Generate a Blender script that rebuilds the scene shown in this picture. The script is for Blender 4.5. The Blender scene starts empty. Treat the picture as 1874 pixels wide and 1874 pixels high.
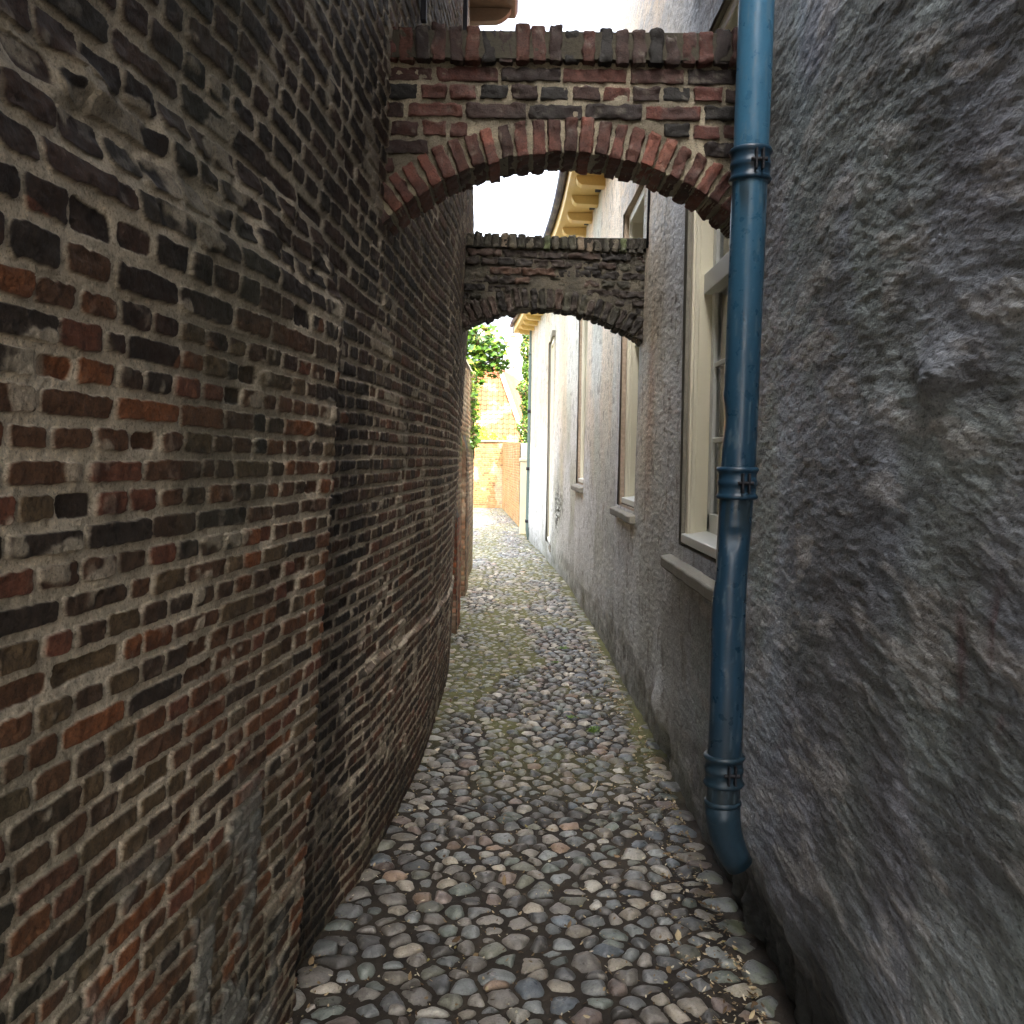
import bpy, math, random
import numpy as np
from mathutils import Vector, Matrix
R_ = math.radians
random.seed(7); rng = np.random.default_rng(7)
sc = bpy.context.scene
COL = sc.collection

# ------------------------------------------------------------------ camera
F = 1700.0; PITCH = math.atan(97 / F); ROLL = .012
fw = Vector((0, math.cos(PITCH), -math.sin(PITCH)))
R0 = Vector((1, 0, 0)); U0 = Vector((0, math.sin(PITCH), math.cos(PITCH)))
RT = R0 * math.cos(ROLL) + U0 * math.sin(ROLL); UP = U0 * math.cos(ROLL) - R0 * math.sin(ROLL)
cam = bpy.data.cameras.new("camera"); co = bpy.data.objects.new("camera", cam); COL.objects.link(co)
cam.sensor_width = 36; cam.lens = 36 * F / 1874; cam.clip_start = .02; cam.clip_end = 2000
m = Matrix((RT, UP, -fw)).transposed().to_4x4(); m.translation = Vector((0, 0, 1.6)); co.matrix_world = m
sc.camera = co
CAM = np.array([0, 0, 1.6])
# ------------------------------------------------------------------ world, sun, exposure
SUN_EL = 52.0; SUN_AZ = 22.0     # azimuth the light comes from: degrees from straight behind the camera, minus = left
w = bpy.data.worlds.new("World"); sc.world = w; w.use_nodes = True
nt = w.node_tree; bg = nt.nodes['Background']
sky = nt.nodes.new('ShaderNodeTexSky'); sky.sky_type = 'NISHITA'; sky.sun_disc = False
sky.sun_elevation = R_(SUN_EL)
sd = Vector((math.sin(R_(SUN_AZ)) * math.cos(R_(SUN_EL)), -math.cos(R_(SUN_AZ)) * math.cos(R_(SUN_EL)), math.sin(R_(SUN_EL))))
sky.sun_rotation = math.atan2(sd.x, sd.y)
sky.air_density = 1.0; sky.dust_density = 8.0; sky.ozone_density = 1.0
hs = nt.nodes.new('ShaderNodeHueSaturation'); hs.inputs['Saturation'].default_value = .45; nt.links.new(sky.outputs[0], hs.inputs['Color']); nt.links.new(hs.outputs[0], bg.inputs[0]); bg.inputs[1].default_value = .15
sl = bpy.data.lights.new("sun", 'SUN'); sl.energy = 1.0; sl.angle = R_(2); sl.color = (1, .9, .74)
so = bpy.data.objects.new("sun", sl); COL.objects.link(so); so.rotation_euler = sd.to_track_quat('Z', 'Y').to_euler()
sc.view_settings.view_transform = 'Standard'; sc.view_settings.look = 'None'; sc.view_settings.gamma = 1
sc.view_settings.exposure = 3.35
sc.render.resolution_x = 1024; sc.render.resolution_y = 1024

# ------------------------------------------------------------------ helpers
def W(px, py, Y):
    d = RT * ((px - 937) / F) + UP * ((937 - py) / F) + fw
    return Vector((0, 0, 1.6)) + d * (Y / d.y)

def tag(o, label=None, cat=None, group=None, kind=None):
    if label: o['label'] = label
    if cat: o['category'] = cat
    if group: o['group'] = group
    if kind: o['kind'] = kind
    return o

def empty(name, loc, label=None, cat=None, group=None, parent=None):
    o = bpy.data.objects.new(name, None); COL.objects.link(o); o.location = loc; o.empty_display_size = .1
    if parent: o.parent = parent; o.location = Vector(loc) - parent.location
    return tag(o, label, cat, group)

def S(r, g, b):      # an 8-bit colour as linear
    f = lambda c: (c / 255 / 12.92) if c / 255 <= .04045 else ((c / 255 + .055) / 1.055) ** 2.4
    return (f(r), f(g), f(b))

def mesh_np(name, V, Q, mat, parent=None, col=None, smooth=True, T=None, smat=None):
    """V (n,3) world coordinates, Q (m,4) quads, T (k,3) triangles"""
    me = bpy.data.meshes.new(name)
    V = np.asarray(V, dtype=np.float32)
    nq = 0 if Q is None else len(Q); ntr = 0 if T is None else len(T)
    if parent: V = V - np.array(parent.location if parent.parent is None else parent.location + parent.parent.location, dtype=np.float32)
    me.vertices.add(len(V)); me.vertices.foreach_set('co', V.ravel())
    idx = []; starts = []; tot = []
    if nq: idx.append(np.asarray(Q, np.int32).ravel()); starts.append(np.arange(nq) * 4)
    if ntr: idx.append(np.asarray(T, np.int32).ravel()); starts.append(nq * 4 + np.arange(ntr) * 3)
    idx = np.concatenate(idx); starts = np.concatenate(starts)
    me.loops.add(len(idx)); me.loops.foreach_set('vertex_index', idx)
    me.polygons.add(nq + ntr); me.polygons.foreach_set('loop_start', starts.astype(np.int32))
    me.polygons.foreach_set('use_smooth', np.full(nq + ntr, smooth, dtype=bool))
    if col is not None:
        a = me.attributes.new('Col', 'FLOAT_COLOR', 'POINT')
        c4 = np.ones((len(V), 4), np.float32); c4[:, :col.shape[1]] = col
        a.data.foreach_set('color', c4.ravel())
    me.update(calc_edges=True); me.validate()
    me.materials.append(mat)
    o = bpy.data.objects.new(name, me); COL.objects.link(o)
    if parent: o.parent = parent
    return o

class MB:
    """collects simple closed shapes for one mesh object"""
    def __init__(s): s.V = []; s.Fc = []; s.n = 0
    def add(s, V, Fc):
        s.V += [tuple(v) for v in V]; s.Fc += [tuple(i + s.n for i in f) for f in Fc]; s.n += len(V)
    def box(s, x0, x1, y0, y1, z0, z1, b=.0):
        s.hexa([(x0, y0, z0), (x1, y0, z0), (x1, y1, z0), (x0, y1, z0), (x0, y0, z1), (x1, y0, z1), (x1, y1, z1), (x0, y1, z1)])
    def hexa(s, v):
        s.add(v, [(0, 3, 2, 1), (4, 5, 6, 7), (0, 1, 5, 4), (1, 2, 6, 5), (2, 3, 7, 6), (3, 0, 4, 7)])
    def prism(s, poly, axis, a, b):     # poly: 2D list in the other two axes
        n = len(poly)
        def P(q, t):
            return {'x': (t, q[0], q[1]), 'y': (q[0], t, q[1]), 'z': (q[0], q[1], t)}[axis]
        s.add([P(q, a) for q in poly] + [P(q, b) for q in poly],
              [tuple(range(n))[::-1], tuple(range(n, 2 * n))] + [(i, (i + 1) % n, n + (i + 1) % n, n + i) for i in range(n)])
    def tube(s, pts, rad, n=20, cap=True):
        pts = [Vector(p) for p in pts]; rad = rad if isinstance(rad, (list, tuple)) else [rad] * len(pts)
        V = []; up = None
        for i, p in enumerate(pts):
            t = (pts[min(i + 1, len(pts) - 1)] - pts[max(i - 1, 0)]).normalized()
            if up is None: up = Vector((0, 1, 0)) if abs(t.y) < .9 else Vector((1, 0, 0))
            u = (up - t * up.dot(t)).normalized(); v = t.cross(u); up = u
            for k in range(n):
                a = 2 * math.pi * k / n
                V.append(p + (u * math.cos(a) + v * math.sin(a)) * rad[i])
        Fc = [(i * n + k, i * n + (k + 1) % n, (i + 1) * n + (k + 1) % n, (i + 1) * n + k) for i in range(len(pts) - 1) for k in range(n)]
        if cap: Fc += [tuple(range(n))[::-1], tuple((len(pts) - 1) * n + k for k in range(n))]
        s.add(V, Fc)
    def build(s, name, mat, parent=None, smooth=False, bevel=0, label=None):
        me = bpy.data.meshes.new(name)
        off = Vector((0, 0, 0))
        q = parent
        while q: off = off + q.location; q = q.parent
        me.from_pydata([Vector(v) - off for v in s.V], [], s.Fc); me.materials.append(mat)
        o = bpy.data.objects.new(name, me); COL.objects.link(o)
        if parent: o.parent = parent
        if smooth:
            for p in me.polygons: p.use_smooth = True
        if bevel:
            md = o.modifiers.new('bevel', 'BEVEL'); md.width = bevel; md.segments = 2; md.limit_method = 'ANGLE'
        if label: o['label'] = label
        return o

# numpy noise ------------------------------------------------------
def vnoise(x, y, seed=0):
    x = np.asarray(x, np.float64); y = np.asarray(y, np.float64)
    xi = np.floor(x).astype(np.int64); yi = np.floor(y).astype(np.int64); fx = x - xi; fy = y - yi
    fx = fx * fx * fx * (fx * (fx * 6 - 15) + 10); fy = fy * fy * fy * (fy * (fy * 6 - 15) + 10)
    h = lambda a, b: hsh(a, b, seed)
    return (h(xi, yi) * (1 - fx) + h(xi + 1, yi) * fx) * (1 - fy) + (h(xi, yi + 1) * (1 - fx) + h(xi + 1, yi + 1) * fx) * fy
def hsh(a, b, seed=0):
    n = (np.asarray(a, np.int64) * 374761393 + np.asarray(b, np.int64) * 668265263 + seed * 974711 + 1013) & 0x7fffffff
    n = ((n ^ (n >> 13)) * 1274126177) & 0x7fffffff
    n = ((n ^ (n >> 15)) * 461845907) & 0x7fffffff
    return ((n ^ (n >> 16)) & 0xfffff) / float(0xfffff)
def fbm(x, y, seed=0, oct=4, gain=.5):
    s = 0; a = 1; t = 0
    for o in range(oct):
        s = s + a * vnoise(x * 2 ** o + 17.3 * o, y * 2 ** o - 9.1 * o, seed + o); t += a; a *= gain
    return s / t
def sst(a, b, x): t = np.clip((x - a) / (b - a), 0, 1); return t * t * (3 - 2 * t)
def mix(a, b, t): return a + (b - a) * t
def mixc(a, b, t): return np.asarray(a) * (1 - t[..., None]) + np.asarray(b) * t[..., None]

# materials ----------------------------------------------------------
def colmat(name, rough=.8, bump=.4, scale=300., vary=.35, bdist=.002, spec=.3, rough_var=.15, base=None, scale2=None, sss=0, mid=0., midd=.006, mids=45., speck=0., stretch=(1, 1, 1)):
    """base colour = colour attribute (or base) varied by fine object-space noise, with fine bump"""
    m = bpy.data.materials.new(name); m.use_nodes = True; t = m.node_tree; b = t.nodes['Principled BSDF']
    tc = t.nodes.new('ShaderNodeTexCoord')
    n1 = t.nodes.new('ShaderNodeTexNoise'); n1.inputs['Scale'].default_value = scale; n1.inputs['Detail'].default_value = 6; n1.inputs['Roughness'].default_value = .65
    n2 = t.nodes.new('ShaderNodeTexNoise'); n2.inputs['Scale'].default_value = scale2 or scale / 9; n2.inputs['Detail'].default_value = 4
    st_ = t.nodes.new('ShaderNodeVectorMath'); st_.operation = 'MULTIPLY'; st_.inputs[1].default_value = stretch; t.links.new(tc.outputs['Object'], st_.inputs[0])
    t.links.new(st_.outputs[0], n1.inputs['Vector']); t.links.new(st_.outputs[0], n2.inputs['Vector'])
    mr = t.nodes.new('ShaderNodeMapRange'); mr.inputs[1].default_value = .25; mr.inputs[2].default_value = .75
    mr.inputs[3].default_value = 1 - vary; mr.inputs[4].default_value = 1 + vary
    av = t.nodes.new('ShaderNodeMath'); av.operation = 'MULTIPLY_ADD'; av.inputs[1].default_value = .6
    sc2 = t.nodes.new('ShaderNodeMath'); sc2.operation = 'MULTIPLY'; sc2.inputs[1].default_value = .4
    t.links.new(n2.outputs['Fac'], sc2.inputs[0]); t.links.new(n1.outputs['Fac'], av.inputs[0]); t.links.new(sc2.outputs[0], av.inputs[2])
    t.links.new(av.outputs[0], mr.inputs[0])
    vm = t.nodes.new('ShaderNodeVectorMath'); vm.operation = 'SCALE'
    if base is None:
        at = t.nodes.new('ShaderNodeAttribute'); at.attribute_name = 'Col'; t.links.new(at.outputs['Color'], vm.inputs[0])
    else: vm.inputs[0].default_value = base[:3]
    t.links.new(mr.outputs[0], vm.inputs['Scale']); t.links.new(vm.outputs[0], b.inputs['Base Color'])
    rr = t.nodes.new('ShaderNodeMapRange'); rr.inputs[1].default_value = .3; rr.inputs[2].default_value = .7
    rr.inputs[3].default_value = max(.05, rough - rough_var); rr.inputs[4].default_value = min(1, rough + rough_var)
    t.links.new(n2.outputs['Fac'], rr.inputs[0]); t.links.new(rr.outputs[0], b.inputs['Roughness'])
    bp = t.nodes.new('ShaderNodeBump'); bp.inputs['Strength'].default_value = bump; bp.inputs['Distance'].default_value = bdist
    t.links.new(n1.outputs['Fac'], bp.inputs['Height']); t.links.new(bp.outputs[0], b.inputs['Normal'])
    if mid:      # lumps and pits between the mesh relief and the grain
        n3 = t.nodes.new('ShaderNodeTexNoise'); n3.inputs['Scale'].default_value = mids; n3.inputs['Detail'].default_value = 5; n3.inputs['Roughness'].default_value = .6; n3.inputs['Distortion'].default_value = .6
        t.links.new(st_.outputs[0], n3.inputs['Vector'])
        b2 = t.nodes.new('ShaderNodeBump'); b2.inputs['Strength'].default_value = mid; b2.inputs['Distance'].default_value = midd
        t.links.new(n3.outputs['Fac'], b2.inputs['Height']); t.links.new(b2.outputs[0], bp.inputs['Normal'])
    if speck:    # small dark pits and pale grains in the colour
        n4 = t.nodes.new('ShaderNodeTexNoise'); n4.inputs['Scale'].default_value = scale * .55; n4.inputs['Detail'].default_value = 3; n4.inputs['Roughness'].default_value = .7
        t.links.new(st_.outputs[0], n4.inputs['Vector'])
        cr = t.nodes.new('ShaderNodeValToRGB'); e = cr.color_ramp.elements
        e[0].position = .36; e[0].color = (1 - speck,) * 3 + (1,); e[1].position = .46; e[1].color = (1, 1, 1, 1)
        e2 = e.new(.60); e2.color = (1, 1, 1, 1); e3 = e.new(.68); e3.color = (1 + speck * .9,) * 3 + (1,)
        t.links.new(n4.outputs['Fac'], cr.inputs[0])
        mm = t.nodes.new('ShaderNodeVectorMath'); mm.operation = 'MULTIPLY'
        t.links.new(vm.outputs[0], mm.inputs[0]); t.links.new(cr.outputs[0], mm.inputs[1]); t.links.new(mm.outputs[0], b.inputs['Base Color'])
    b.inputs['Specular IOR Level'].default_value = spec
    return m
M = {}
M['brick'] = colmat('weathered_brick', .72, .8, 300, .4, .0025, .4, .15, mid=.7, midd=.006, mids=60, speck=.45)
M['render'] = colmat('rough_plaster', .66, .9, 240, .3, .003, .5, .15, mid=.55, midd=.010, mids=52, speck=.5, stretch=(1, .5, 1))
M['stone'] = colmat('cobble_stone', .38, .5, 240, .3, .0015, .5, .14, mid=.35, midd=.006, mids=55, speck=.3)
M['soil'] = colmat('damp_soil', .8, .9, 160, .5, .004, .3, .15)
M['litter'] = colmat('dry_litter', .8, .2, 300, .3)
M['leaf'] = colmat('leaf_green', .45, .2, 90, .3, spec=.4)
lm = M['leaf'].node_tree; pb = lm.nodes['Principled BSDF']
tr = lm.nodes.new('ShaderNodeBsdfTranslucent'); mx = lm.nodes.new('ShaderNodeMixShader'); mx.inputs[0].default_value = .4
lm.links.new(pb.inputs['Base Color'].links[0].from_socket, tr.inputs[0])
lm.links.new(pb.outputs[0], mx.inputs[1]); lm.links.new(tr.outputs[0], mx.inputs[2]); lm.links.new(mx.outputs[0], lm.nodes['Material Output'].inputs[0])
M['tile'] = colmat('clay_tile', .7, .5, 60, .25, .004)
M['cream'] = colmat('cream_paint', .5, .12, 120, .04, .0008, base=S(238, 232, 208))
M['white'] = colmat('white_paint', .45, .12, 120, .06, .0008, base=S(222, 224, 216))
M['eave_paint'] = colmat('yellow_cream_paint', .55, .2, 60, .1, .001, base=S(226, 196, 128))
M['sillstone'] = colmat('sill_stone', .8, .7, 120, .3, .002, base=S(140, 136, 124))
M['brown_reveal'] = colmat('bare_brick_reveal', .85, .7, 40, .45, .003, base=S(184, 166, 146))
M['dark_iron'] = colmat('dark_iron', .6, .4, 90, .3, .001, base=(.012, .012, .016))
M['dark'] = colmat('dark_masonry', .9, .4, 40, .3, .004, base=(.05, .045, .04))
M['bark'] = colmat('bark', .9, .8, 80, .4, .004, base=(.08, .06, .04))
M['grey_zinc'] = colmat('grey_zinc', .5, .2, 60, .2, .001, base=S(96, 112, 108))
M['curtain'] = colmat('pale_curtain', .9, .2, 40, .1, base=S(150, 152, 145))
M['lead'] = colmat('brown_fascia', .6, .3, 50, .2, .001, base=S(120, 100, 82))
M['purple'] = colmat('blue_grey_gutter', .5, .2, 50, .2, .001, base=S(60, 62, 90))
# blue painted zinc pipe: streaks, chalky patches
def pipe_mat():
    m = colmat('blue_painted_pipe', .38, .25, 140, .18, .001, .5, .1, base=(.011, .038, .070), scale2=14)
    return m
M['pipe'] = pipe_mat()
def glass_mat():
    m = bpy.data.materials.new('window_glass'); m.use_nodes = True; t = m.node_tree; b = t.nodes['Principled BSDF']
    b.inputs['Base Color'].default_value = (.55, .6, .58, 1); b.inputs['Roughness'].default_value = .03
    tr = t.nodes.new('ShaderNodeBsdfTransparent'); tr.inputs[0].default_value = (.75, .8, .78, 1)
    gl = t.nodes.new('ShaderNodeBsdfGlossy'); gl.inputs[1].default_value = .03
    fr = t.nodes.new('ShaderNodeFresnel'); fr.inputs[0].default_value = 1.6
    mx = t.nodes.new('ShaderNodeMixShader')
    t.links.new(fr.outputs[0], mx.inputs[0]); t.links.new(tr.outputs[0], mx.inputs[1]); t.links.new(gl.outputs[0], mx.inputs[2])
    t.links.new(mx.outputs[0], t.nodes['Material Output'].inputs[0]); t.nodes.remove(b)
    return m
M['glass'] = glass_mat()

# ------------------------------------------------------------------ plan of the alley
LY = np.array([-4, 0, 1.0, 1.6, 2.86, 3.48, 4.36, 4.95, 6.5, 7.9, 9.0]); LX = np.array([-1.25, -.93, -.84, -.775, -.645, -.575, -.505, -.468, -.475, -.53, -.60])
RY = np.array([-4, 2.5, 3.5, 6.0, 8.0, 10.9, 13.3, 16, 18.8]); RX = np.array([.80, .80, .805, .815, .79, .735, .635, .47, .285])
def smooth_interp(y, Y, X):
    return (np.interp(y - .3, Y, X) + np.interp(y, Y, X) * 2 + np.interp(y + .3, Y, X)) / 4
def XL(y, z):
    lean = np.interp(y, [0, 3.2, 6.8], [.060, .062, .052])
    return smooth_interp(y, LY, LX) + lean * np.where(z < 3.35, z, 3.35 - .65 * (z - 3.35)) * 1.0 + .012 * np.sin(y * 2.1 + z * 1.3) * np.interp(y, [0, 5], [1, .5])
def XR(y, z):
    return smooth_interp(y, RY, RX) + .006 * z + .010 * np.sin(y * 1.7 + z * .9)

def grid_cols(y0, y1, k, dmin, dmax, ynear=1.0):
    ys = [y0]
    while ys[-1] < y1:
        y = ys[-1]; ys.append(y + (.03 if y < ynear else min(dmax, max(dmin, k * y * y))))
    ys[-1] = y1; return np.array(ys)
def grid_z(ys, H, nrow, zb=-.06, t0=-.68, t1=.57, extra=24):
    ye = np.maximum(ys, 1.15)[:, None]
    z0 = np.maximum(zb, 1.6 + t0 * ye); z1 = np.minimum(H, 1.6 + t1 * ye)
    u = np.linspace(0, 1, nrow)[None, :]
    mid = z0 + (z1 - z0) * u
    lo = zb + (z0 - zb) * np.linspace(0, 1, extra, endpoint=False)[None, :]
    hi = z1 + (H - z1) * np.linspace(0, 1, extra + 1)[None, 1:]
    return np.concatenate([lo, mid, hi], 1)
def grid_faces(nc, nr, z, drop=None, flip=False):
    i = np.arange(nc - 1)[:, None] * nr + np.arange(nr - 1)[None, :]
    q = np.stack([i, i + nr, i + nr + 1, i + 1], -1)
    if flip: q = q[..., ::-1]
    ok = (np.abs(z[:-1, 1:] - z[:-1, :-1]) + np.abs(z[1:, 1:] - z[1:, :-1])) > 1e-5
    if drop is not None: ok &= ~drop
    return q[ok]

# ------------------------------------------------------------------ brickwork as relief + colour
def brick_layout(s, z, seed, ch=.058, wst=.21, whd=.108, joint=.011, wob=.008, header_rows=.5):
    zz = z + wob * (fbm(s * 1.1, z * .7, seed + 50, 3) - .5) * 2
    c = np.floor(zz / ch).astype(np.int64); fz = zz - c * ch
    cj = (hsh(c, c * 0, seed + 1) - .5) * .010                                  # uneven joint heights
    hdr = ((c % 2) == 0)
    odd = hsh(c, c * 0 + 5, seed + 2)
    wdt = np.where(hdr, whd, wst) * (1 + (odd - .5) * .08)
    off = hsh(c, c * 0 + 9, seed + 3) * .21
    sj = s + .006 * (fbm(s * 6, z * 14, seed + 60, 2) - .5) * 2
    k = np.floor((sj - off) / wdt).astype(np.int64)
    jit = lambda kk: (hsh(c, kk, seed + 4) - .5) * .34 * wdt * np.where(hdr, .6, .8)
    e0 = k * wdt + off + jit(k); lo = sj < e0; k = np.where(lo, k - 1, k)
    e1 = (k + 1) * wdt + off + jit(k + 1); hi = sj > e1; k = np.where(hi, k + 1, k)
    e0 = k * wdt + off + jit(k); e1 = (k + 1) * wdt + off + jit(k + 1)
    # some stretchers broken into two bats
    split = (~hdr) & (hsh(c, k, seed + 5) < .28); mid = (e0 + e1) / 2 + (hsh(c, k, seed + 6) - .5) * .05
    right = split & (sj > mid); idk = k * 3 + np.where(right, 1, 0)
    e0b = np.where(right, mid, e0); e1b = np.where(split & ~right, mid, e1)
    jw = joint * (.7 + .8 * hsh(c, idk, seed + 7)) / 2
    rag = (fbm(s * 75, z * 75, seed + 61, 3) - .5) * .0060 + (fbm(s * 22, z * 22, seed + 62, 2) - .5) * .0065
    dx = np.minimum(sj - e0b, e1b - sj) - jw + rag; dz = np.minimum(fz - .001, ch - fz - .001) - jw + rag * .8
    r = .010
    d = np.where((dx < r) & (dz < r), r - np.sqrt(np.maximum(0, r - dx) ** 2 + np.maximum(0, r - dz) ** 2), np.minimum(dx, dz))
    return c, idk, d
def pick(palette, h):
    P = np.array([S(*p[:3]) for p in palette]); wts = np.array([p[3] for p in palette], float); cum = np.cumsum(wts / wts.sum())
    return P[np.minimum(np.searchsorted(cum, h), len(P) - 1)]

def left_wall(parent):
    y1 = 7.55
    ys = grid_cols(-3.0, y1, .0016, .0021, .0060)
    H = 4.95
    z = grid_z(ys, H, 1250)
    nc, nr = z.shape; Y = np.repeat(ys[:, None], nr, 1)
    up_ = (z > 1.85); s = Y * np.where(up_, .85, 1.0)
    kz = np.interp(Y, [2.0, 4.2], [.78, .97]); zq = np.where(up_, 1.85 + (z - 1.85) * kz, z)
    # two builds of masonry: a rougher lower field near the camera, thin-bedded upper courses
    c, k, d = brick_layout(s, zq, 11, ch=.0500, wst=.187, whd=.097, joint=.0110)
    hb = hsh(c, k, 71); hb2 = hsh(c, k, 72); hb3 = hsh(c, k, 73)
    inside = sst(-.0008, .0018, d)
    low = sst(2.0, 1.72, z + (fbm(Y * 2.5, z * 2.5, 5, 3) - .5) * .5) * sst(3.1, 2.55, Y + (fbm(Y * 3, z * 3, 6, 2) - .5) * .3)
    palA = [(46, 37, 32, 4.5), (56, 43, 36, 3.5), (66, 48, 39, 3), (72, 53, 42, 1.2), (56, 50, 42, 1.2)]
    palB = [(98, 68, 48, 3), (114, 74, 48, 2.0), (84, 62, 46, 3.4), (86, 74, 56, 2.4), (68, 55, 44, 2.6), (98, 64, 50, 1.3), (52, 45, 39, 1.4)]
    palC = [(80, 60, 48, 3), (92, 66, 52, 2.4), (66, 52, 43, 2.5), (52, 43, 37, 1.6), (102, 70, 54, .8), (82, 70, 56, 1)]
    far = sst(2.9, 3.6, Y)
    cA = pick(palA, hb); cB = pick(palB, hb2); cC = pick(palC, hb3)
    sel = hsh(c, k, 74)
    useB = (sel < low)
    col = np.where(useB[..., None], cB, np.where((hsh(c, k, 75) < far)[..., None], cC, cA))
    # firing and weathering inside a brick
    n1 = fbm(s * 38, z * 38, 20, 4); n2 = fbm(s * 9, z * 12, 21, 3); n3 = fbm(s * 90, z * 90, 22, 2)
    col = col * (.62 + .60 * n1 + .55 * (n3 - .35))[..., None]
    soot = sst(.56, .72, n2)
    col = mixc(col, S(30, 28, 27), soot * .4)
    lime = sst(.66, .76, n1 * .55 + n2 * .45 + (hb - .5) * .10)
    col = mixc(col, S(150, 142, 130), lime * .30)
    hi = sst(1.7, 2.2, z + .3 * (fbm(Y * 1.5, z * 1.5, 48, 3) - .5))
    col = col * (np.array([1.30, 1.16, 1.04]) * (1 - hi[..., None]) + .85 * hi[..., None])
    # mortar
    mcol = mixc(S(222, 208, 184), S(190, 176, 153), fbm(s * 7, z * 7, 30, 4))
    mcol = mcol * ((.66 + .6 * fbm(s * 70, z * 70, 31, 3, .6)) * (1 - .22 * hi))[..., None]
    mdirt = sst(.52, .75, fbm(s * 2.3, z * 2.3, 33, 3))
    mcol = mixc(mcol, S(46, 42, 38), mdirt * .3)
    # smeared / buttered mortar patches over bricks
    sm = fbm(s * 5.5, z * 7, 34, 4) + .10 * (fbm(s * 30, z * 30, 35, 3) - .5) + .06 * sst(2.5, 3.2, Y)
    smear = sst(.715, .76, sm)
    face = inside * (1 - smear * .6)
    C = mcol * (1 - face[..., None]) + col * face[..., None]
    wet = sst(.55, .0, z + (fbm(Y * 3, z * 2, 36, 3) - .5) * .5)                 # damp foot of the wall
    C = mixc(C, C * np.array([.42, .42, .38]), wet)
    gr = sst(.60, .72, fbm(Y * 1.6, z * 1.9, 37, 4)) * sst(2.6, 2.2, Y) * .5
    C = mixc(C, np.array(S(52, 60, 44)), gr * .6)
    band = sst(2.62, 2.68, Y) * sst(3.25, 3.0, Y + .1 * (n2 - .5)) * sst(2.0, 1.7, z)  # dark strip past the step edge: its shade painted into the colour
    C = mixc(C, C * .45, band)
    # relief
    h = (.0065 + .004 * (hb3 - .5)) * inside
    h += (n1 - .5) * .0045 * inside + (fbm(s * 30, z * 45, 40, 4) - .5) * .003 + (fbm(s * 70, z * 70, 47, 2, .6) - .5) * .0025
    h += (fbm(s * 3.2, z * 3.2, 41, 4) - .5) * .010 * sst(3.6, 1.4, Y) + (fbm(s * 1.2, z * 1.1, 42, 3) - .5) * .04 * sst(4.5, 1.5, Y)
    h -= inside * (hsh(c, k, 76) < .07) * .010                                       # spalled bricks
    h -= inside * (hsh(c, k, 79) < .006) * .05 * low                                  # a few lost ones
    h += smear * .002
    step = sst(2.66, 2.60, Y + .010 * (fbm(z * 9, z * 0, 43, 3) - .5)) * sst(2.25, 1.95, z + .15 * (n2 - .5))
    h += step * .065                                                                 # near lower field stands proud, ending in a vertical edge
    crack = np.exp(-((Y - 3.22 - .02 * np.sin(z * 9) - .06 * (fbm(z * 3, z * 0, 44, 3) - .5)) / .006) ** 2) * sst(1.2, 1.4, z)
    h += crack * .006; C = mixc(C, S(128, 116, 98), np.clip(crack, 0, 1) * .8)
    # mortared ledge that runs along the foot beyond the step
    zl = .80 - .045 * (Y - 4.0) + .025 * (fbm(Y * 4, z * 0, 45, 3) - .5)
    ledge = sst(zl + .012, zl - .006, z) * sst(3.2, 3.4, Y)
    h += ledge * .014
    lb = np.exp(-((z - zl) / .022) ** 2) * sst(3.15, 3.4, Y)
    C = mixc(C, mcol * .8, np.clip(lb * .8, 0, 1) * .3)
    h += .004 * lb
    # plaster remains low on the near wall
    pl = sst(.50, .56, fbm(Y * 3.6, z * 2.0, 46, 4) + .18 * np.exp(-((Y - 2.05) / .2) ** 2 - ((z - .55) / .45) ** 2)) * sst(.95, .75, z) * sst(2.5, 2.3, Y) * sst(1.3, 1.6, Y)
    C = mixc(C, np.array(S(128, 128, 120)) * (.6 + .6 * n1[..., None]), pl * .8); h += pl * .008
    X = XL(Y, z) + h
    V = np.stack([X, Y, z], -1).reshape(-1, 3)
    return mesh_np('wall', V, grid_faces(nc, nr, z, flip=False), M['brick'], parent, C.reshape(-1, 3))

def core(parent, name, XF, y0, y1, H, off, outx, sgn, mat):
    """solid masonry behind the facing, leaning with it"""
    mb = MB(); ys = np.linspace(y0, y1, 14)
    fr = [(float(XF(np.array(y), 0.)) + sgn * off, float(y)) for y in ys]; ft = [(float(XF(np.array(y), H)) + sgn * off, float(y)) for y in ys]
    n = len(ys)
    V = [(x, y, -.1) for x, y in fr] + [(x, y, H) for x, y in ft] + [(outx, y, -.1) for x, y in fr] + [(outx, y, H) for x, y in fr]
    Fc = []
    for i in range(n - 1):
        Fc += [(i, i + 1, n + i + 1, n + i), (2 * n + i, 3 * n + i, 3 * n + i + 1, 2 * n + i + 1), (n + i, n + i + 1, 3 * n + i + 1, 3 * n + i)]
    Fc += [(0, n, 3 * n, 2 * n), (n - 1, 3 * n - 1, 4 * n - 1, 2 * n - 1)]
    mb.add(V, Fc)
    return mb.build(name, mat, parent)

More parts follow.
